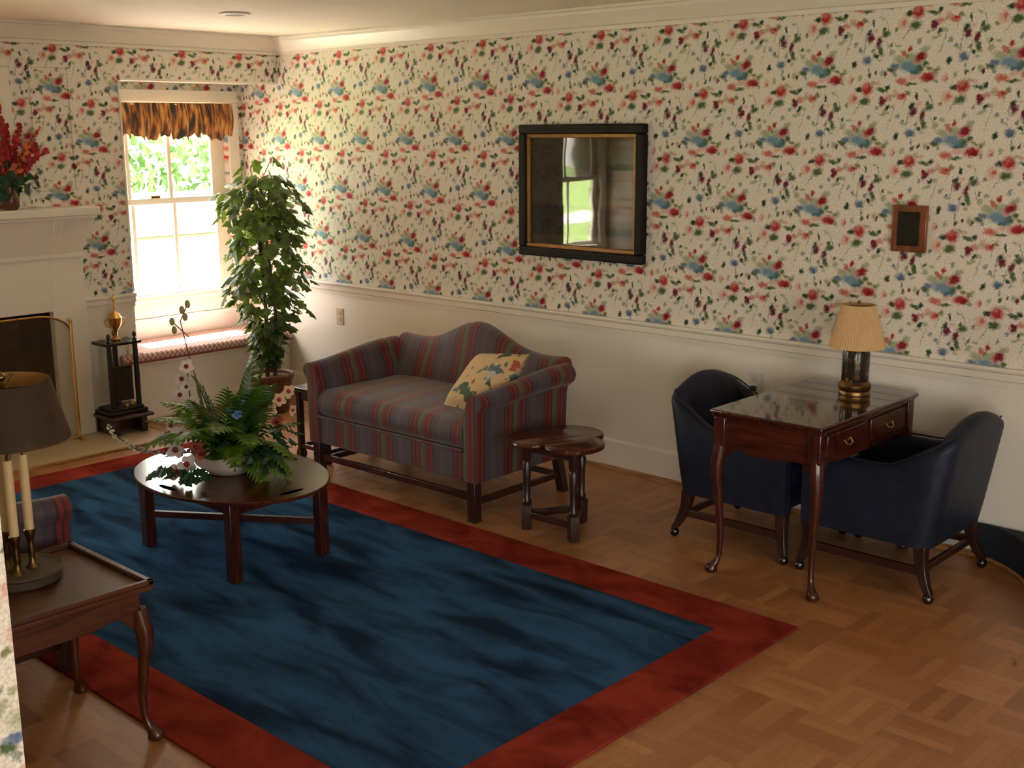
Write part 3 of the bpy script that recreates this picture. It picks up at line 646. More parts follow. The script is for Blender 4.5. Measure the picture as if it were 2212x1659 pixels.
# ---------------------------------------------------------------- potted ficus
pl = thing('potted_ficus', 'tall leafy green ficus in a brown pot by the window', 'plant', (.37, -.44, 0))
MB().lathe([(.10, 0), (.115, .01), (.15, .235), (.162, .24), (.165, .262), (.155, .27), (.145, .262), (.14, .235), (.12, .22), (.001, .22)], 32).build('pot', TERRA, pl)
MB().lathe([(.139, .222), (.13, .245), (.09, .255), (.03, .25), (.001, .25)], 20).build('moss', SOIL, pl)
for k, (x, y) in enumerate(((-.03, 0), (.03, .02), (.005, -.03))):
    MB().tube([(x, y, .24), (x * 1.4 + .01, y + .01, .7), (x * .6, y - .01, 1.15), (x * 1.2, y + .02, 1.58)], [.014, .012, .010, .005], 8).build('trunk', STEM, pl)
def fic(q):
    t = q.random() ** .85; z = .36 + 1.26 * t
    rad = .07 + .19 * smooth01((z - .40) / .50) - .10 * smooth01((z - 1.42) / .25)
    a = q.uniform(0, 6.283); rr_ = rad * math.sqrt(q.uniform(.18, 1)) * (1 + .18 * math.sin(z * 13 + a * 2))
    d = Vector((math.cos(a), math.sin(a), 0))
    return Vector((d.x * rr_, d.y * rr_, z)), d
q = random.Random(21); b = MB()
LEAFSHAPE = [(0, 0), (.18, .22), (.30, .46), (.42, .26), (.62, .36), (.78, .16), (1, 0), (.78, -.16), (.62, -.36), (.42, -.26), (.30, -.46), (.18, -.22)]
def ivy_leaf(b, p, d, L, q, mi=0, droop=.6):
    d = Vector(d); dirv = (Vector((d.x, d.y, 0)) * q.uniform(.3, 1) + Vector((q.uniform(-.6, .6), q.uniform(-.6, .6), -droop * q.uniform(.3, 1.6)))).normalized()
    nr = (Vector((d.x * .7, d.y * .7, .6)) + Vector((q.uniform(-.5, .5), q.uniform(-.5, .5), q.uniform(-.3, .5)))); nr = (nr - dirv * nr.dot(dirv)).normalized(); s_ = nr.cross(dirv)
    vs = [p + dirv * L * u + s_ * L * w + nr * (-.12 * L * (abs(w) * 2) - .18 * L * u * u) for u, w in LEAFSHAPE]
    mid = [p + dirv * L * u + nr * (-.18 * L * u * u + .02 * L) for u in (.3, .62)]
    i = len(vs); vs += mid
    b.add(vs, [(0, 1, 2, i), (2, 3, i + 1, i), (3, 4, 5, i + 1), (5, 6, i + 1), (6, 7, i + 1), (7, 8, 9, i + 1), (9, 10, i, i + 1), (10, 11, 0, i)], mi)
for _ in range(640):
    p, d = fic(q); ivy_leaf(b, p, d, q.uniform(.075, .115), q)
for (p, d) in (((.10, .03, 1.74), (1, .2, 0)), ((-.02, -.03, 1.72), (-1, -.6, 0)), ((.06, .02, 1.66), (.5, .8, 0)), ((-.05, -.1, 1.68), (-.6, -1, 0)), ((.25, .05, 1.02), (1, .3, 0)), ((.30, .08, .97), (1, .3, 0)), ((.30, .10, .74), (1, .4, 0)), ((.26, .05, .8), (1, .3, 0)), ((-.18, -.18, 1.45), (-1, -1, 0)), ((-.12, -.24, 1.5), (-1, -1, 0))):
    ivy_leaf(b, Vector(p), d, .11, q)
b.build('foliage', LEAF, pl, smooth=0)
b = MB()
for k in range(40):
    p, d = fic(q); b.tube([(0, 0, p.z - .12), (p.x * .5, p.y * .5, p.z - .03), p], [.004, .003, .0015], 5)
b.tube([(0, 0, 1.5), (.04, .0, 1.62), (.10, .03, 1.74)], [.004, .003, .002], 5).tube([(.1, 0, .9), (.22, .05, 1.0), (.32, .09, .96)], [.004, .003, .002], 5)
b.build('twig', STEM, pl)

# ---------------------------------------------------------------- low table left of the loveseat
st = thing('side_table', 'dark low table squeezed between the plant and loveseat', 'table', (1.56, -.84, 0))
MB().box(-.12, .20, -.22, .20, .405, .43).build('tabletop', DARKW, st, .006)
MB().box(-.09, .17, -.19, .17, .35, .405).build('apron', DARKW, st, .003)
for (x, y) in ((-.085, -.185), (.16, -.185), (-.085, .165), (.16, .165)):
    MB().loft([[(x + i * w, y + j * w, z) for i, j in ((-1, -1), (1, -1), (1, 1), (-1, 1))] for z, w in ((0, .018), (.02, .024), (.06, .016), (.35, .016), (.405, .020))]).build('leg', DARKWZ, st, .002)
for a, c in (((-.085, -.185), (.16, -.185)), ((-.085, .165), (.16, .165)), ((-.085, -.185), (-.085, .165)), ((.16, -.185), (.16, .165))):
    MB().beam((a[0], a[1], .07), (c[0], c[1], .07), .018, .022).build('stretcher', DARKW, st)

# ---------------------------------------------------------------- rug
rg = thing('area_rug', 'large blue rug with a wide rust red border', 'rug', (2.835, -2.325, 0))
x0, x1, y0, y1 = -2.115, 2.095, -1.06, 1.05; bw = .235
MB().box(x0 + bw, x1 - bw, y0 + bw, y1 - bw, 0, .0125).build('field', RUGB, rg, smooth=0)
tag(MB().box(x0, x1, y1 - bw, y1, 0, .012).box(x0, x1, y0, y0 + bw, 0, .012).box(x0, x0 + bw, y0 + bw, y1 - bw, 0, .012).box(x1 - bw, x1, y0 + bw, y1 - bw, 0, .012).build('border', RUGR, rg, .003), 'rust red rug border')

# ---------------------------------------------------------------- camelback loveseats
def loveseat(W, label, loc, rz, group=None):
    t = thing('loveseat', label, 'sofa', loc, rz, group)
    hx = W / 2; yf = -.40; yb = .36                    # front and back
    # frame rail
    MB().box(-hx + .02, hx - .02, yf + .01, yb - .06, .205, .355).build('seat_frame', STX, t, .012)
    # cushion
    c = MB(); NX, NY = 16, 8; rows = []
    def ring(ix):
        x = (-hx + .095) + (W - .19) * ix / NX; e = 1 - abs(2 * ix / NX - 1) ** 6
        pts = []
        for k in range(7):
            a = -math.pi / 2 + math.pi * k / 6; pts.append((x, yf + .045 - .055 * math.cos(a), .435 + .075 * math.sin(a)))
        for k in range(1, 6): pts.append((x, yf + .045 + (yb - .2 - yf) * k / 5, .51 + .018 * e * math.sin(math.pi * k / 6)))
        pts.append((x, yb - .16, .36)); return pts
    cs = c.loft([ring(i) for i in range(NX + 1)]).build('seat_cushion', STX, t, smooth=60)
    MB().tube([(-hx + .09, yf - .012, .368), (hx - .09, yf - .012, .368)], .007, 8).build('piping', STX, cs)
    # back: camel profile
    b = MB(); rings = []; N = 40
    for i in range(N + 1):
        x = -hx + .03 + (W - .06) * i / N; u = x / (W / 1.26)
        zt = .725 + .135 * math.exp(-(u / .245) ** 2) + .012 * smooth01((abs(u) - .42) / .2)
        ins = yb - .19
        lean = .10
        pts = [(x, yb - .13, .22), (x, ins, .22), (x, ins, .50)]
        for k in range(6):
            a = math.pi * k / 5; yy = yb - .045 - .062 * math.cos(a); pts.append((x, yy, zt - .055 + .055 * math.sin(a)))
        rings.append(pts)
    b.loft(rings).build('backrest', STX, t, smooth=50)
    # arms: outer panel plus rolled top
    for s_ in (-1, 1):
        b = MB(); rings = []
        for i in range(11):
            f = i / 10; y = yf + (yb - .08 - yf) * f
            zt = .655 + .06 * smooth01(f * 1.1); ro = .046 + .010 * f
            fl = .018 + .030 * f
            ci = hx - .045
            pts = [(s_ * (ci - .040), y, .21), (s_ * (ci + .045), y, .21), (s_ * (ci + .045 + fl * .3), y, zt - 2 * ro - .01)]
            for k in range(9):
                a = -1.1 + (math.pi + 1.3) * k / 8; pts.append((s_ * (ci + fl + .012 + (ro + .004) * math.cos(a)), y, zt - ro + ro * math.sin(a)))
            pts.append((s_ * (ci - .040), y, zt - 2 * ro - .02))
            rings.append(pts if s_ > 0 else pts[::-1])
        o = b.loft(rings, 0).build('arm', [STY, STX], t, smooth=45)
        for pg in o.data.polygons:
            if pg.normal.y < -.9: pg.material_index = 1
    # legs and stretchers
    for x in (-hx + .045, hx - .045):
        MB().box(x - .026, x + .026, yf + .005, yf + .057, 0, .215).build('leg', DARKWZ, t, .004)
        MB().loft([[(x + i * .024, y + j * .024, z) for i, j in ((-1, -1), (1, -1), (1, 1), (-1, 1))] for y, z in ((yb - .04, 0), (yb - .09, .215))]).build('leg', DARKWZ, t, .004)
        MB().beam((x, yf + .05, .10), (x, yb - .07, .10), .022, .032).build('stretcher', DARKW, t, .003)
    MB().beam((-hx + .06, yf + .031, .125), (hx - .06, yf + .031, .125), .022, .034).build('stretcher', DARKW, t, .003)
    MB().beam((-hx + .06, yb - .075, .10), (hx - .06, yb - .075, .10), .022, .032).build('stretcher', DARKW, t, .003)
    return t
sofa = loveseat(1.28, 'striped camelback loveseat against the long floral wall', (2.49, -.84, 0), R(1.0))
sofa2 = copy_tree(sofa); sofa2['label'] = 'second striped loveseat mostly hidden behind the wooden end table'
sofa2.location = (2.57, -3.73, .0125); sofa2.rotation_euler = (0, 0, R(180))

# pillow leaning on the right arm
b = MB(); N = 12; vs = []; sd = .20
def pil(i, j, side):
    u = 2 * i / N - 1; v = 2 * j / N - 1
    k = 1 - .12 * (1 - abs(u) ** 2) * (abs(v) ** 4) ; k2 = 1 - .12 * (1 - abs(v) ** 2) * (abs(u) ** 4)
    th = .075 * max(0, (1 - u ** 4)) ** .6 * max(0, (1 - v ** 4)) ** .6
    return (sd * u * k2, side * th, sd * v * k)
g = [[pil(i, j, s_) for j in range(N + 1)] for s_ in (1,) for i in range(N + 1)]
b.loft(g, 0, False, False); g = [[pil(i, j, -1) for j in range(N + 1)] for i in range(N + 1)]; b.loft(g, 0, False, False)
pi_ = thing('throw_pillow', 'cream floral pillow leaning on the right arm of the loveseat', 'pillow', (2.91, -.93, .635))
pu = Vector((.0, .75, .66)).normalized(); ps = Vector((.85, -.117, .105)); ps = (ps - pu * ps.dot(pu)).normalized(); pn = pu.cross(ps)
pi_.rotation_euler = Matrix((ps, pn, pu)).transposed().to_euler()
b.build('cover', PILLOW, pi_, smooth=60)

# ---------------------------------------------------------------- trefoil stool
so = thing('trefoil_table', 'small dark three legged table with a clover shaped top', 'stool', (3.49, -1.01, 0))
def clover(z, k=1.0, n=90):
    pts = []
    for i in range(n):
        a = 2 * math.pi * i / n; rr_ = (.155 + .10 * abs(math.cos(1.5 * (a - R(100)))) ** .6) * k
        pts.append((rr_ * math.cos(a), rr_ * math.sin(a), z))
    return pts
MB().loft([clover(.438, .95), clover(.445, 1), clover(.462, 1), clover(.468, .97)]).build('tabletop', MAHOG, so, smooth=50)
for k in range(3):
    a = R(92 + 120 * k); x, y = .165 * math.cos(a), .165 * math.sin(a)
    q_ = MB(); 
    q_.loft([[(x + w * (math.cos(a) * i - math.sin(a) * j), y + w * (math.sin(a) * i + math.cos(a) * j), z) for i, j in ((-1, -1), (1, -1), (1, 1), (-1, 1))] for z, w in ((0, .022), (.115, .024), (.125, .018))])
    q_.lathe([(.018, .122), (.024, .14), (.017, .155), (.019, .25), (.023, .33), (.016, .345), (.024, .36), (.024, .438)], 14, (x, y, 0))
    q_.build('leg', DARKWZ, so, .002)
    a2 = R(92 + 120 * (k + 1)); MB().beam((x, y, .075), (.165 * math.cos(a2), .165 * math.sin(a2), .075), .020, .032).build('stretcher', DARKW, so, .002)
    MB().beam((x, y, .415), (.165 * math.cos(a2), .165 * math.sin(a2), .415), .022, .045).build('apron', DARKW, so, .002)

# ---------------------------------------------------------------- butler's coffee table
ct = thing('coffee_table', 'oval mahogany butler tray table on the blue rug', 'table', (2.565, -2.24, .0125))
SLOT = plain('dark_slot', (.006, .004, .004), 1, spec=0)
def oval(z, k=0, n=64): return [((.53 + k) * math.cos(2 * math.pi * i / n), (.385 + k) * math.sin(2 * math.pi * i / n), z) for i in range(n)]
CTZ = .371
b = MB(); b.loft([oval(CTZ - .018, -.01), oval(CTZ - .014), oval(CTZ - .003), oval(CTZ, -.004)])
b.build('tabletop', MAHOG, ct, smooth=30)
for k, (x, y, a) in enumerate(((.455, 0, 90), (-.455, 0, 90), (0, .325, 0), (0, -.325, 0))):
    pts = []
    for i in range(24):
        an = 2 * math.pi * i / 24; u = .062 * math.cos(an); v = .015 * math.sin(an)
        if a: u, v = v, u
        pts.append((x + u, y + v))
    MB().loft([[(px, py, CTZ - .0015) for px, py in pts], [(px, py, CTZ + .0008) for px, py in pts]]).build('hand_slot', SLOT, ct, smooth=0)
for x, y in ((.345, .235), (-.345, .235), (.345, -.235), (-.345, -.235)):
    MB().box(x - .025, x + .025, y - .025, y + .025, 0, CTZ - .018).build('leg', MAHOGZ, ct, .003)
b = MB()
for y in (-.235, .235): b.box(-.345, .345, y - .012, y + .012, CTZ - .07, CTZ - .018)
for x in (-.345, .345): b.box(x - .012, x + .012, -.235, .235, CTZ - .07, CTZ - .018)
b.build('apron', MAHOG, ct, .002)
MB().beam((-.345, -.235, .155), (.345, .235, .155), .022, .03).build('stretcher', MAHOGR, ct, .002)
MB().beam((-.345, .235, .155), (.345, -.235, .155), .022, .03).build('stretcher', MAHOGR, ct, .002)

# ---------------------------------------------------------------- silk flower arrangement
fa = thing('flower_arrangement', 'fern and orchid arrangement in a white bowl on the coffee table', 'flowers', (2.55, -2.235, .0125 + CTZ))
MB().lathe([(.08, 0), (.095, .006), (.150, .050), (.168, .098), (.163, .101), (.145, .06), (.001, .03)], 32).build('bowl', PORCE, fa)
MB().lathe([(.13, .05), (.10, .085), (.001, .10)], 20).build('moss', SOIL, fa)
def frond_mesh(L, W, droop, curl):
    b = MB(); N = 17
    def P(t): return Vector((L * (t - .12 * curl * t * t), 0, L * (.35 * t * curl - droop * t * t)))
    b.tube([P(i / 8) for i in range(9)], [.0028 * (1 - i / 10) for i in range(9)], 5)
    for i in range(1, N + 1):
        t = i / N; p = P(t); w = W * 1.2 * math.sin(math.pi * min(1, .12 + t * .88)) ** .75 + .004
        d = (P(min(1, t + .02)) - P(t - .02)).normalized()
        for s_ in (1, -1):
            out = (Vector((0, s_, 0)) + d * .45).normalized(); e = p + out * w + Vector((0, 0, -.18 * w)); h = d * (L / N * .46)
            b.add([p - h, p + out * w * .55 - h * .9 + Vector((0, 0, .004)), e, p + out * w * .5 + h * .9, p + h], [(0, 1, 2, 3, 4)])
    return b
fr = [frond_mesh(.30, .050, .30, 1).build('fern_frond', FERN, fa, smooth=0), frond_mesh(.34, .058, .75, 1.1).build('fern_frond', FERNL, fa, smooth=0), frond_mesh(.26, .055, .05, .6).build('fern_frond', FERN, fa, smooth=0)]
def setfr(o, az, el, k=1.0, roll=0, h=.08, r0=.03):
    o.location = (r0 * math.cos(az), r0 * math.sin(az), h); o.rotation_euler = (roll, -el, az); o.scale = (k, k, k)
CAMAZ = math.atan2(-5.164 + 2.235, 7.028 - 2.55)            # azimuth towards the photographer's side
SPEC = [(2, 1.65, 1.05, 1.12), (0, 1.1, .95, .95), (2, .5, 1.0, .95), (2, -.1, 1.1, .9), (0, -.6, .85, 1.0), (1, -1.0, .65, 1.0), (1, .8, .45, 1.05), (0, 1.5, .35, 1.0), (0, 2.3, .6, .8), (1, 3.1, .6, .9), (0, -2.2, .6, .9), (1, -1.7, 1.1, .7), (0, .1, .65, 1.0), (0, .6, .55, .9), (0, -.5, .55, .95), (2, .9, .75, 1.0), (1, .55, -.05, .72), (1, .75, .1, .8), (0, 1.2, .1, .8),
        (2, 1.9, 1.15, 1.25), (2, 1.5, 1.2, 1.1), (0, -.9, 1.15, 1.0), (1, -.6, .75, 1.05), (1, .3, .7, 1.0), (1, 0, .85, .95), (0, .7, .95, 1.0), (1, -1.2, .95, .75), (0, -1.5, .9, .72), (1, .95, .2, .85), (0, -.2, .15, .9)]
for i, (k, az, el, s_) in enumerate(SPEC):
    o = fr[k] if i in (0, 1, 5) and False else fr[k].copy()
    if o.name not in COL.objects: COL.objects.link(o)
    setfr(o, CAMAZ + az, el, s_ * (1.25 + .35 * smooth01((el - .6) / .4)), rnd.uniform(-.5, .5))
setfr(fr[0], CAMAZ + 2.7, .8, 1.1); setfr(fr[1], CAMAZ + .05, .5, 1.2); setfr(fr[2], CAMAZ - 1.5, 1.2, 1.35)
RIGHT = Vector((math.cos(CAMAZ + math.pi / 2), math.sin(CAMAZ + math.pi / 2), 0)); FWD = Vector((math.cos(CAMAZ), math.sin(CAMAZ), 0)); UP = Vector((0, 0, 1))
def at(r_, f_, u_): return RIGHT * r_ * 1.4 + FWD * f_ * 1.2 + UP * u_ * 1.25
FM = [PETALW, CENTER, STEM, FERN]
def spray(name, pts, fl, mats, rad=.003):
    b = MB(); b.tube(pts, [rad] * len(pts), 6, 2)
    for k, (p, nr, r_) in enumerate(fl): flower(b, p, nr, r_, 5, 0, 1, .15, .3, seed=k)
    return b.build(name, mats, fa)
spray('orchid_spray', [at(-.03, 0, .08), at(-.11, 0, .28), at(-.115, 0, .42)], [(at(-.115, .02, .40), FWD + UP * .5, .035), (at(-.13, .03, .36), FWD - RIGHT * .4, .035), (at(-.14, .02, .30), FWD, .036), (at(-.10, .03, .27), FWD + RIGHT * .4, .034), (at(-.085, .03, .22), FWD, .034), (at(-.12, .03, .33), FWD + RIGHT * .5, .030)], FM)
spray('orchid_spray', [at(-.03, .02, .08), at(-.12, .06, .16), at(-.17, .08, .10)], [(at(-.14, .09, .17), FWD - RIGHT * .3 + UP * .4, .045), (at(-.16, .10, .12), FWD - RIGHT * .5, .045), (at(-.13, .12, .07), FWD, .044), (at(-.165, .10, .04), FWD - UP * .2, .042), (at(-.17, .06, .20), FWD - RIGHT, .038), (at(-.20, .06, .15), FWD - RIGHT, .034)], FM)
spray('red_spray', [at(-.03, .03, .08), at(-.09, .11, .115), at(-.10, .12, .13)], [(at(-.10, .12, .13), FWD + UP * .2, .032), (at(-.085, .13, .105), FWD, .028)], [plain('rust_bloom', (.30, .045, .015), .6, var=.4), CENTER, STEM])
spray('cream_spray', [at(.05, -.02, .1), at(.16, -.05, .24), at(.20, -.05, .27)], [(at(.17, -.03, .25), FWD + UP * .3, .035), (at(.20, -.03, .28), FWD + RIGHT * .4, .035), (at(.14, 0, .22), FWD, .032), (at(.21, -.02, .21), FWD + RIGHT, .028), (at(.12, .02, .30), FWD + UP, .028)], [PETALC, PETALR, STEM])
spray('blue_spray', [at(.02, .04, .1), at(.03, .09, .25), at(.04, .09, .29)], [(at(.03, .10, .28), FWD, .024), (at(.055, .10, .295), FWD + RIGHT * .3, .024), (at(.032, .11, .235), FWD, .024), (at(.01, .10, .25), FWD - RIGHT * .4, .020)], [PETALB, PETALB, STEM])
spray('red_spray', [at(.04, -.02, .1), at(.11, -.02, .23)], [(at(.11, .0, .23), FWD + UP * .4, .034), (at(.16, -.02, .17), FWD, .03), (at(.09, .0, .26), FWD, .026)], [plain('rust_petal', (.30, .045, .015), .6, var=.4), CENTER, STEM])
b = MB()
for pts in ([at(-.02, 0, .1), at(-.10, 0, .40), at(-.125, 0, .56), at(-.10, 0, .62)], [at(-.10, 0, .50), at(-.15, 0, .56)]): b.tube(pts, [.0025] * len(pts), 5, 0)
for p in (at(-.10, 0, .62), at(-.118, 0, .60), at(-.15, 0, .56), at(-.145, 0, .53), at(-.11, 0, .575)): b.ball(p, .012, 8, 1, 1.5)
b.build('bud_sprig', [STEM, BUD], fa)
MB().loft([[(p.x + w * c, p.y + w * d_, p.z) for c, d_ in ((-1, 0), (0, -.4), (1, 0), (0, .4))] for p, w in ((at(-.05, 0, .12), .006), (at(-.075, 0, .25), .018), (at(-.085, 0, .33), .014), (at(-.095, 0, .385), .002))]).build('spear_leaf', plain('olive_spear', (.16, .12, .03), .6, var=.3), fa)
b = MB(); pts = [at(-.06, .02, .09), at(-.18, .03, .085), at(-.28, .03, .11), at(-.345, .02, .165), at(-.365, .01, .20)]
b.tube(pts, [.003] * 5, 6, 0)
for i in range(46):
    t = i / 45; k = min(3, int(t * 4)); p = pts[k].lerp(pts[k + 1], t * 4 - k); rr_ = .016 * (1 - .35 * t)
    p = p + Vector((rnd.uniform(-1, 1), rnd.uniform(-1, 1), rnd.uniform(-1, 1))) * rr_ * .7; b.ball(p, rr_ * .55, 6, 1 if t > .5 else 2)
b.build('flower_spike', [STEM, plain('pale_bud', (.50, .48, .34), .7, var=.2), plain('grey_bud', (.22, .23, .25), .7, var=.3)], fa)
b = MB(); q = random.Random(5)
for c, n_, sp in ((at(-.10, .19, .05), 13, .045), (at(-.20, .12, .05), 10, .05), (at(-.16, .0, .14), 9, .05), (at(.14, .10, .08), 14, .07), (at(.0, .08, .14), 16, .08), (at(.17, .02, .12), 12, .06), (at(.06, .04, .18), 22, .07), (at(-.05, .04, .20), 18, .06), (at(.12, -.04, .17), 14, .06), (at(.08, .13, .10), 14, .06)):
    for _ in range(n_):
        p = c + Vector((q.uniform(-1, 1), q.uniform(-1, 1), q.uniform(-.6, .8))) * sp; p.z = max(p.z, .055); ivy_leaf(b, p, (p - Vector((0, 0, .05))).normalized(), q.uniform(.045, .065), q, 0, .3)
for v in range(len(b.v)):
    if b.v[v][2] < .004: b.v[v] = (b.v[v][0], b.v[v][1], .004)
b.build('ivy', IVY, fa, smooth=0)

# ---------------------------------------------------------------- cabriole-legged desk and end table
def cabriole(t, x, y, ztop, mats, k=1.0):
    dx, dy = (1 if x > 0 else -1) / math.sqrt(2), (1 if y > 0 else -1) / math.sqrt(2)
    Z = lambda f: .085 + (ztop - .085) * f
    prof = [(ztop, .0, .028), (Z(.88), .008, .031), (Z(.77), .018, .030), (Z(.63), .016, .024), (Z(.42), .004, .018), (Z(.16), -.006, .0145), (.085, -.004, .0125), (.05, .006, .014), (.032, .020, .020), (.020, .028, .028), (.008, .030, .029), (0, .030, .020)]
    b = MB(); b.tube([(x + dx * o * k, y + dy * o * k, z) for z, o, r_ in prof], [r_ * k for z, o, r_ in prof], 12)
    return b.build('leg', mats, t, smooth=60)
def scallop_apron(b, length, z0, z1, fn, th, mi=0):
    n = 20; pts = []
    for i in range(n + 1):
        u = i / n; d = min(u, 1 - u) * length
        lo = z0 + .045 * smooth01((d - .02) / .05) - .012 * smooth01((d - .10) / .06)
        pts.append((length * (u - .5), lo))
    poly = pts + [(length / 2, z1), (-length / 2, z1)]
    b.prism(poly, fn, -th / 2, th / 2, mi)
dk = thing('writing_table', 'glossy mahogany writing table set end-on to the long wall', 'desk', (4.58, -.56, 0))
DH = .735; hx_, hy_ = .265, .445
MB().box(-hx_ + .008, hx_ - .008, -hy_ + .008, hy_ - .008, DH - .032, DH - .02).box(-hx_, hx_, -hy_, hy_, DH - .02, DH).build('desk_top', MAHOGD, dk, .006)
b = MB(); ax, ay = .225, .40
for s_ in (-1, 1): scallop_apron(b, 2 * ax, DH - .215, DH - .032, lambda p, t, s_=s_: (p[0], s_ * ay + t, p[1]), .022)
scallop_apron(b, 2 * ay, DH - .215, DH - .032, lambda p, t: (-ax + t, p[0], p[1]), .022)
scallop_apron(b, 2 * ay, DH - .215, DH - .032, lambda p, t: (ax + t, p[0], p[1]), .022)
b.build('apron', MAHOG, dk, .003)
for x in (-ax, ax):
    for y in (-ay, ay): cabriole(dk, x, y, DH - .13, MAHOGZ, 1.0)
for x in (-ax, ax):
    for y in (-ay, ay): MB().box(x - .028, x + .028, y - .028, y + .028, DH - .16, DH - .033).build('corner_block', MAHOGZ, dk, .004)
for yy in (-.19, .19):
    d = MB().box(ax + .012, ax + .022, yy - .165, yy + .165, DH - .145, DH - .05).build('drawer', MAHOG, dk, .004)
    MB().tube([(ax + .024, yy - .03, DH - .095), (ax + .034, yy - .025, DH - .108), (ax + .036, yy, DH - .115), (ax + .034, yy + .025, DH - .108), (ax + .024, yy + .03, DH - .095)], .003, 8).lathe([(.0, 0)], 4).build('pull', BRASS, d) if False else MB().tube([(ax + .022, yy - .03, DH - .092), (ax + .034, yy - .025, DH - .108), (ax + .036, yy, DH - .115), (ax + .034, yy + .025, DH - .108), (ax + .022, yy + .03, DH - .092)], .003, 8).build('pull', BRASS, d)

et = thing('end_table', 'reddish end table with raised tray edge and cabriole legs', 'table', (3.59, -3.755, 0))
EH = .535; ex, ey = .265, .37
MB().box(-ex, ex, -ey, ey, EH - .028, EH - .010).build('tabletop', CHERRY, et, .004)
b = MB()
for q_ in ((-ex, ex, -ey, -ey + .022), (-ex, ex, ey - .022, ey), (-ex, -ex + .022, -ey, ey), (ex - .022, ex, -ey, ey)): b.box(*q_, EH - .010, EH + .006)
b.build('tray_rim', CHERRY, et, .004)
b = MB(); ax, ay = .225, .33
for s_ in (-1, 1):
    scallop_apron(b, 2 * ax, EH - .15, EH - .028, lambda p, t, s_=s_: (p[0], s_ * ay + t, p[1]), .02)
    scallop_apron(b, 2 * ay, EH - .15, EH - .028, lambda p, t, s_=s_: (s_ * ax + t, p[0], p[1]), .02)
b.build('apron', CHERRY, et, .003)
for x in (-ax, ax):
    for y in (-ay, ay): cabriole(et, x, y, EH - .09, CHERRYZ, .95)

# ---------------------------------------------------------------- lamps
l1 = thing('table_lamp', 'brass trimmed canister lamp with cream pleated shade on the desk', 'lamp', (4.64, -.335, DH))
MB().lathe([(.068, 0), (.070, .008), (.066, .02), (.072, .03), (.072, .048), (.062, .06), (.058, .064)], 28).build('base', DBRASS, l1)
MB().lathe([(.058, .062), (.060, .07), (.060, .185), (.056, .20), (.044, .21), (.042, .225), (.010, .23)], 28).build('body', LAMPG, l1)
MB().tube([(0, 0, .225), (0, 0, .41)], .005, 8).build('stem', BRASS, l1)
def pleat(j, n): return 1 + (.012 if j % 2 else -.012)
MB().lathe([(.122, .215), (.074, .405)], 120, wob=pleat).build('lamp_shade', plain('cream_pleat', (.62, .42, .22), .8, var=.05), l1, smooth=0) if False else None
b = MB(); ro = [[(r_ * pleat(j, 1) * math.cos(2 * math.pi * j / 120), r_ * pleat(j, 1) * math.sin(2 * math.pi * j / 120), z) for j in range(120)] for r_, z in ((.120, .215), (.122, .2155), (.074, .405), (.072, .405), (.118, .2155))]
b.loft(ro, 0, False).build('lamp_shade', plain('cream_pleat', (.66, .44, .22), .8, var=.05), l1, smooth=0)
b = MB().ball((0, 0, .415), .008)
for k in range(3): b.beam((0, 0, .395), (.073 * math.cos(k * 2.09), .073 * math.sin(k * 2.09), .397), .003, .003)
b.build('finial', DBRASS, l1)

l2 = thing('candlestick_lamp', 'lamp with three cream candle sleeves and dark metal shade on end table', 'lamp', (3.506, -3.646, EH - .010))
MB().lathe([(.118, 0), (.124, .006), (.126, .03), (.132, .036), (.128, .042), (.118, .034), (.02, .03), (.001, .03)], 36).build('base', plain('pewter_dish', (.09, .065, .045), .42, .3, .2), l2)
for k in range(3):
    a = R(-33 + 120 * k); x, y = .041 * math.cos(a), .041 * math.sin(a)
    MB().lathe([(.022, .032), (.012, .045), (.009, .07), (.013, .09), (.009, .11), (.012, .13), (.017, .145), (.017, .155), (.0145, .158)], 14, (x, y, 0)).build('candle_holder', DBRASS, l2)
    MB().tube([(x, y, .157), (x, y, .40)], .0145, 14).build('candle_sleeve', CANDLE, l2)
MB().tube([(0, 0, .03), (0, 0, .640)], .006, 8).ball((0, 0, .650), .013).build('stem', DBRASS, l2)
b = MB()
for k in range(3):
    a = R(-33 + 120 * k); b.tube([(.041 * math.cos(a), .041 * math.sin(a), .40), (.03 * math.cos(a), .03 * math.sin(a), .43), (0, 0, .44)], .005, 6)
SPB = MB()
for k in range(3): SPB.beam((0, 0, .615), (.138 * math.cos(k * 2.09 + .4), .138 * math.sin(k * 2.09 + .4), .634), .004, .004)
b.build('bracket', DBRASS, l2); SPB.build('shade_spider', DBRASS, l2)
ro = [[(r_ * math.cos(2 * math.pi * j / 48), r_ * math.sin(2 * math.pi * j / 48), z) for j in range(48)] for r_, z in ((.184, .455), (.186, .455), (.139, .640), (.137, .640))]
ro2 = [[(r_ * math.cos(2 * math.pi * j / 48), r_ * math.sin(2 * math.pi * j / 48), z) for j in range(48)] for r_, z in ((.137, .640), (.184, .455))]
b = MB(); b.loft(ro, 0, False); b.loft(ro2, 1, False)
b.build('lamp_shade', [TOLE, plain('gold_lining', (.52, .30, .09), .5, var=.05)], l2)

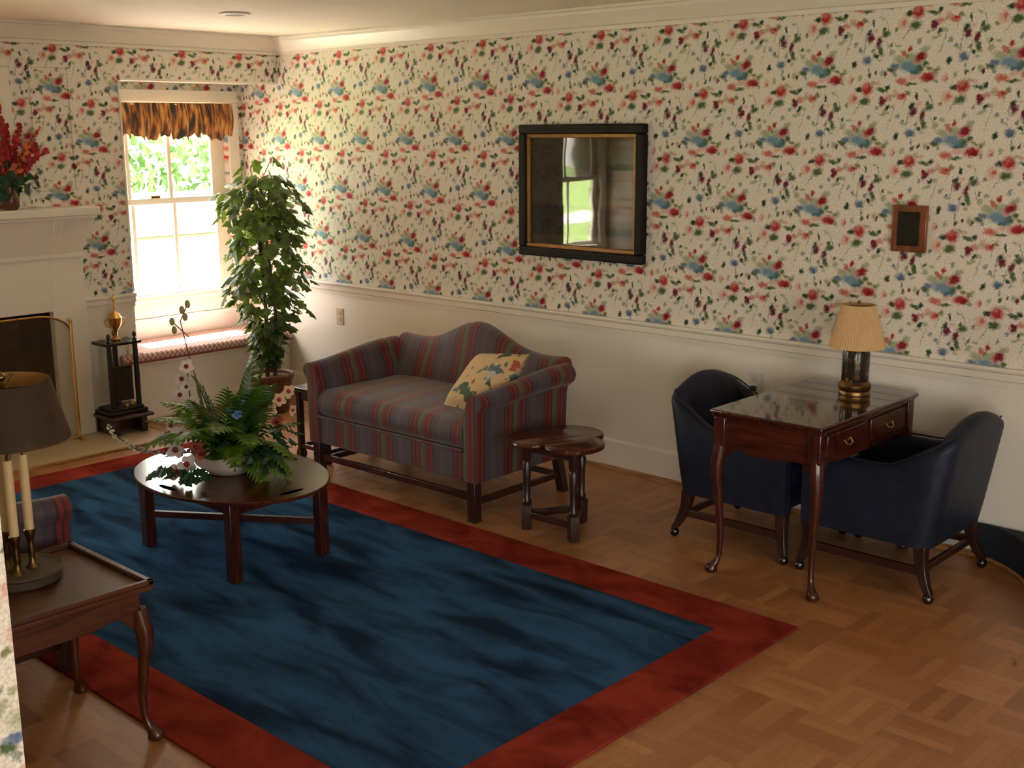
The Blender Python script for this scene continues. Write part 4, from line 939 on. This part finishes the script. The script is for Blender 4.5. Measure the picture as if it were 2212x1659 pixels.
# ---------------------------------------------------------------- navy tub chairs
def tub_chair(label, loc, rz):
    t = thing('armchair', label, 'chair', loc, rz)
    hw_ = .292; path = []
    for i in range(11): path.append((.285 - (.285 + .20) * i / 10, hw_, 0))
    for i in range(1, 7):
        a = math.pi / 2 * i / 6; path.append((-.215 - .075 * math.sin(a), hw_ - .075 * (1 - math.cos(a)), 0))
    for i in range(1, 8): path.append((-.29, (hw_ - .075) * (1 - i / 7), 0))
    path = [Vector(p) for p in path]; path += [Vector((p.x, -p.y, 0)) for p in reversed(path[:-1])]
    def top(p):
        s_ = smooth01((-.08 - p.x) / .20)
        arm = .495 + .05 * smooth01((.285 - p.x) / .12)
        back = .672 + .088 * math.cos(min(1, abs(p.y) / hw_) * math.pi / 2)
        return arm * (1 - s_) + back * s_, s_
    rings = []; n = len(path)
    for i, p in enumerate(path):
        d = (path[min(i + 1, n - 1)] - path[max(i - 1, 0)]).normalized(); nr = Vector((-d.y, d.x, 0))
        if nr.dot(p) > 0: nr = -nr                       # nr points inward
        zt, s_ = top(p); th = .062 + .012 * s_
        ln = Vector((-.085 * s_, 0, 0)); lo = .225
        def at_(o, z):
            f = (z - lo) / .53; return p + nr * o + ln * f + Vector((0, 0, z))
        ring = [at_(.004, lo), at_(0, lo + .1), at_(-.004, zt - .04)]
        for k in range(1, 6):
            a = math.pi * k / 6; ring.append(at_(th / 2 - (th / 2 + .004) * math.cos(a), zt - .035 + .035 * math.sin(a)))
        ring += [at_(th, zt - .045), at_(th, lo + .1), at_(th, lo)]
        rings.append(ring)
    MB().loft(rings).build('shell', LEATH, t, smooth=60)
    for s_ in (1, -1):
        pts = [Vector((r_[4].x, r_[4].y, r_[4].z)) + Vector((0, 0, .010)) for r_ in (rings[3:16] if s_ > 0 else rings[-16:-3])]
        MB().tube(pts, .004, 6).build('piping', LEATH, t)
    MB().box(-.22, .265, -.228, .228, .235, .335).build('seat_rail', LEATH, t, .012)
    MB().box(-.205, .285, -.224, .224, .335, .435).build('seat_cushion', LEATH, t, .035)
    for x, y in ((.255, .25), (.255, -.25), (-.245, .25), (-.245, -.25)):
        fx = .03 if x > 0 else -.055
        b = MB(); rg_ = []
        for k in range(7):
            f = k / 6; z = .235 * (1 - f) + .042 * f; o = fx * f ** 2.2; w = .026 - .010 * f
            rg_.append([(x + o + i * w, y + j * w + (.028 if y > 0 else -.028) * f ** 2, z) for i, j in ((-1, -1), (1, -1), (1, 1), (-1, 1))])
        lg = b.loft(rg_).build('leg', DARKWZ, t, .003, 50)
        cx_, cy_ = x + fx, y + (.028 if y > 0 else -.028)
        MB().ball((cx_, cy_, .0225), .0225, 16).lathe([(.012, .036), (.014, .048), (.010, .055)], 12, (cx_, cy_, 0)).build('caster', STEEL, lg)
    for y in (.262, -.262): MB().beam((.262, y, .125), (-.255, y, .125), .020, .034).build('stretcher', DARKW, t, .002)
    MB().beam((-.25, -.25, .125), (-.25, .25, .125), .020, .030).build('stretcher', DARKW, t, .002)
    return t
chA = tub_chair('navy leather tub chair on the left side of the writing table', (4.245, -.425, 0), 0)
chB = copy_tree(chA); chB['label'] = 'navy leather tub chair with its back to the right side'
chB.location = (4.895, -.425, 0); chB.rotation_euler = (0, 0, math.pi)
chA['group'] = chB['group'] = 'navy tub chairs at the writing table'

# ---------------------------------------------------------------- things on the long wall
pc = thing('framed_picture', 'dark framed landscape under glass above the loveseat', 'picture', (2.788, -.001, 1.558))
PW, PH = .445, .372; fw = .052
b = MB()
for (xa, xb, za, zb) in ((-PW, PW, PH - fw, PH), (-PW, PW, -PH, -PH + fw), (-PW, -PW + fw, -PH + fw, PH - fw), (PW - fw, PW, -PH + fw, PH - fw)): b.box(xa, xb, -.05, 0, za, zb)
b.build('frame', plain('black_frame', (.009, .005, .005), .6, var=.2, spec=.25), pc, .008)
b = MB(); g0, g1 = fw - .002, fw + .022
for (xa, xb, za, zb) in ((-PW + g0, PW - g0, PH - g1, PH - g0), (-PW + g0, PW - g0, -PH + g0, -PH + g1), (-PW + g0, -PW + g1, -PH + g1, PH - g1), (PW - g1, PW - g0, -PH + g1, PH - g1)): b.box(xa, xb, -.035, 0, za, zb)
b.build('gilt_liner', GOLD, pc, .004)
MB().box(-PW + g0, PW - g0, -.008, -.002, -PH + g0, PH - g0).build('canvas', PAINT, pc, smooth=0)
MB().add([(-PW + g1, -.022, -PH + g1), (PW - g1, -.022, -PH + g1), (PW - g1, -.022, PH - g1), (-PW + g1, -.022, PH - g1)], [(0, 1, 2, 3)]).build('glass', PGLASS, pc, smooth=0)
pq = thing('wall_plaque', 'small wooden award plaque with a black plate on the wall', 'plaque', (4.703, -.001, 1.455))
MB().box(-.082, .082, -.022, 0, -.105, .105).build('board', wood('plaque_wood', (.21, .065, .02), .35, 'Z'), pq, .005)
MB().box(-.052, .052, -.026, -.022, -.076, .076).build('plate', plain('black_plate', (.008, .007, .006), .3), pq, .001)
for (x, z, mt, lb, plug) in ((.607, .637, IVORY, 'ivory outlet plate on the wainscot by the plant', False), (3.933, .63, PLAST, 'white outlet with the lamp plug behind the left tub chair', True)):
    ou = thing('wall_outlet', lb, 'outlet', (x, -.001, z))
    MB().box(-.036, .036, -.006, 0, -.058, .058).build('cover_plate', mt, ou, .003)
    for zz in (-.022, .022): MB().box(-.017, .017, -.009, -.006, zz - .014, zz + .014).build('socket', plain('socket_face', (.5, .40, .25) if not plug else (.62, .62, .62), .4), ou, .002)
    if plug:
        MB().box(-.014, .010, -.035, -.009, -.036, -.010).build('plug', plain('brown_plug', (.05, .02, .012), .5), ou, .004)
        MB().tube([(-.002, -.034, -.03), (-.01, -.045, -.08), (.0, -.03, -.30), (.01, -.03, -.615)], .003, 6).build('cord', plain('brown_cord', (.07, .04, .03), .5), ou)
rl = thing('ceiling_downlight', 'small round recessed light in the ceiling by the window', 'ceiling light', (1.29, -1.21, H))
MB().lathe([(.075, 0), (.085, -.004), (.083, -.010), (.055, -.012), (.05, -.002)], 28).build('trim_ring', TRIM, rl)
MB().lathe([(.054, -.010), (.03, -.006), (.001, -.004)], 24).build('bulb_opening', BLACK, rl)
# carpeted step at the far right
pts = [(5.105, -.03), (5.16, -.035), (5.22, -.055), (5.30, -.10), (5.38, -.17), (5.47, -.28), (5.56, -.42), (5.66, -.60), (5.78, -.80), (7.2, -.80), (7.2, -.03)]
sp = thing('carpeted_step', 'navy carpeted curved step at the lower right wall', 'step', (0, 0, 0))
MB().prism(pts, lambda p, t: (p[0], p[1], t), 0, .165).build('riser', plain('navy_carpet', (.012, .018, .026), .95, var=.3, scale=80), sp, .01)
MB().tube([(p[0] - .008, p[1] - .008, .010) for p in pts[:9]], .010, 6).build('edging', SHOE, sp)
b = MB(); ivy_leaf(b, Vector((5.64, -1.0, .012)), (1, 0, 0), .03, random.Random(2), 0, .0)
tag(b.build('fallen_leaf', plain('bright_leaf', (.04, .16, .02), .5), smooth=0), 'tiny green leaf lying on the parquet floor at right', 'leaf')
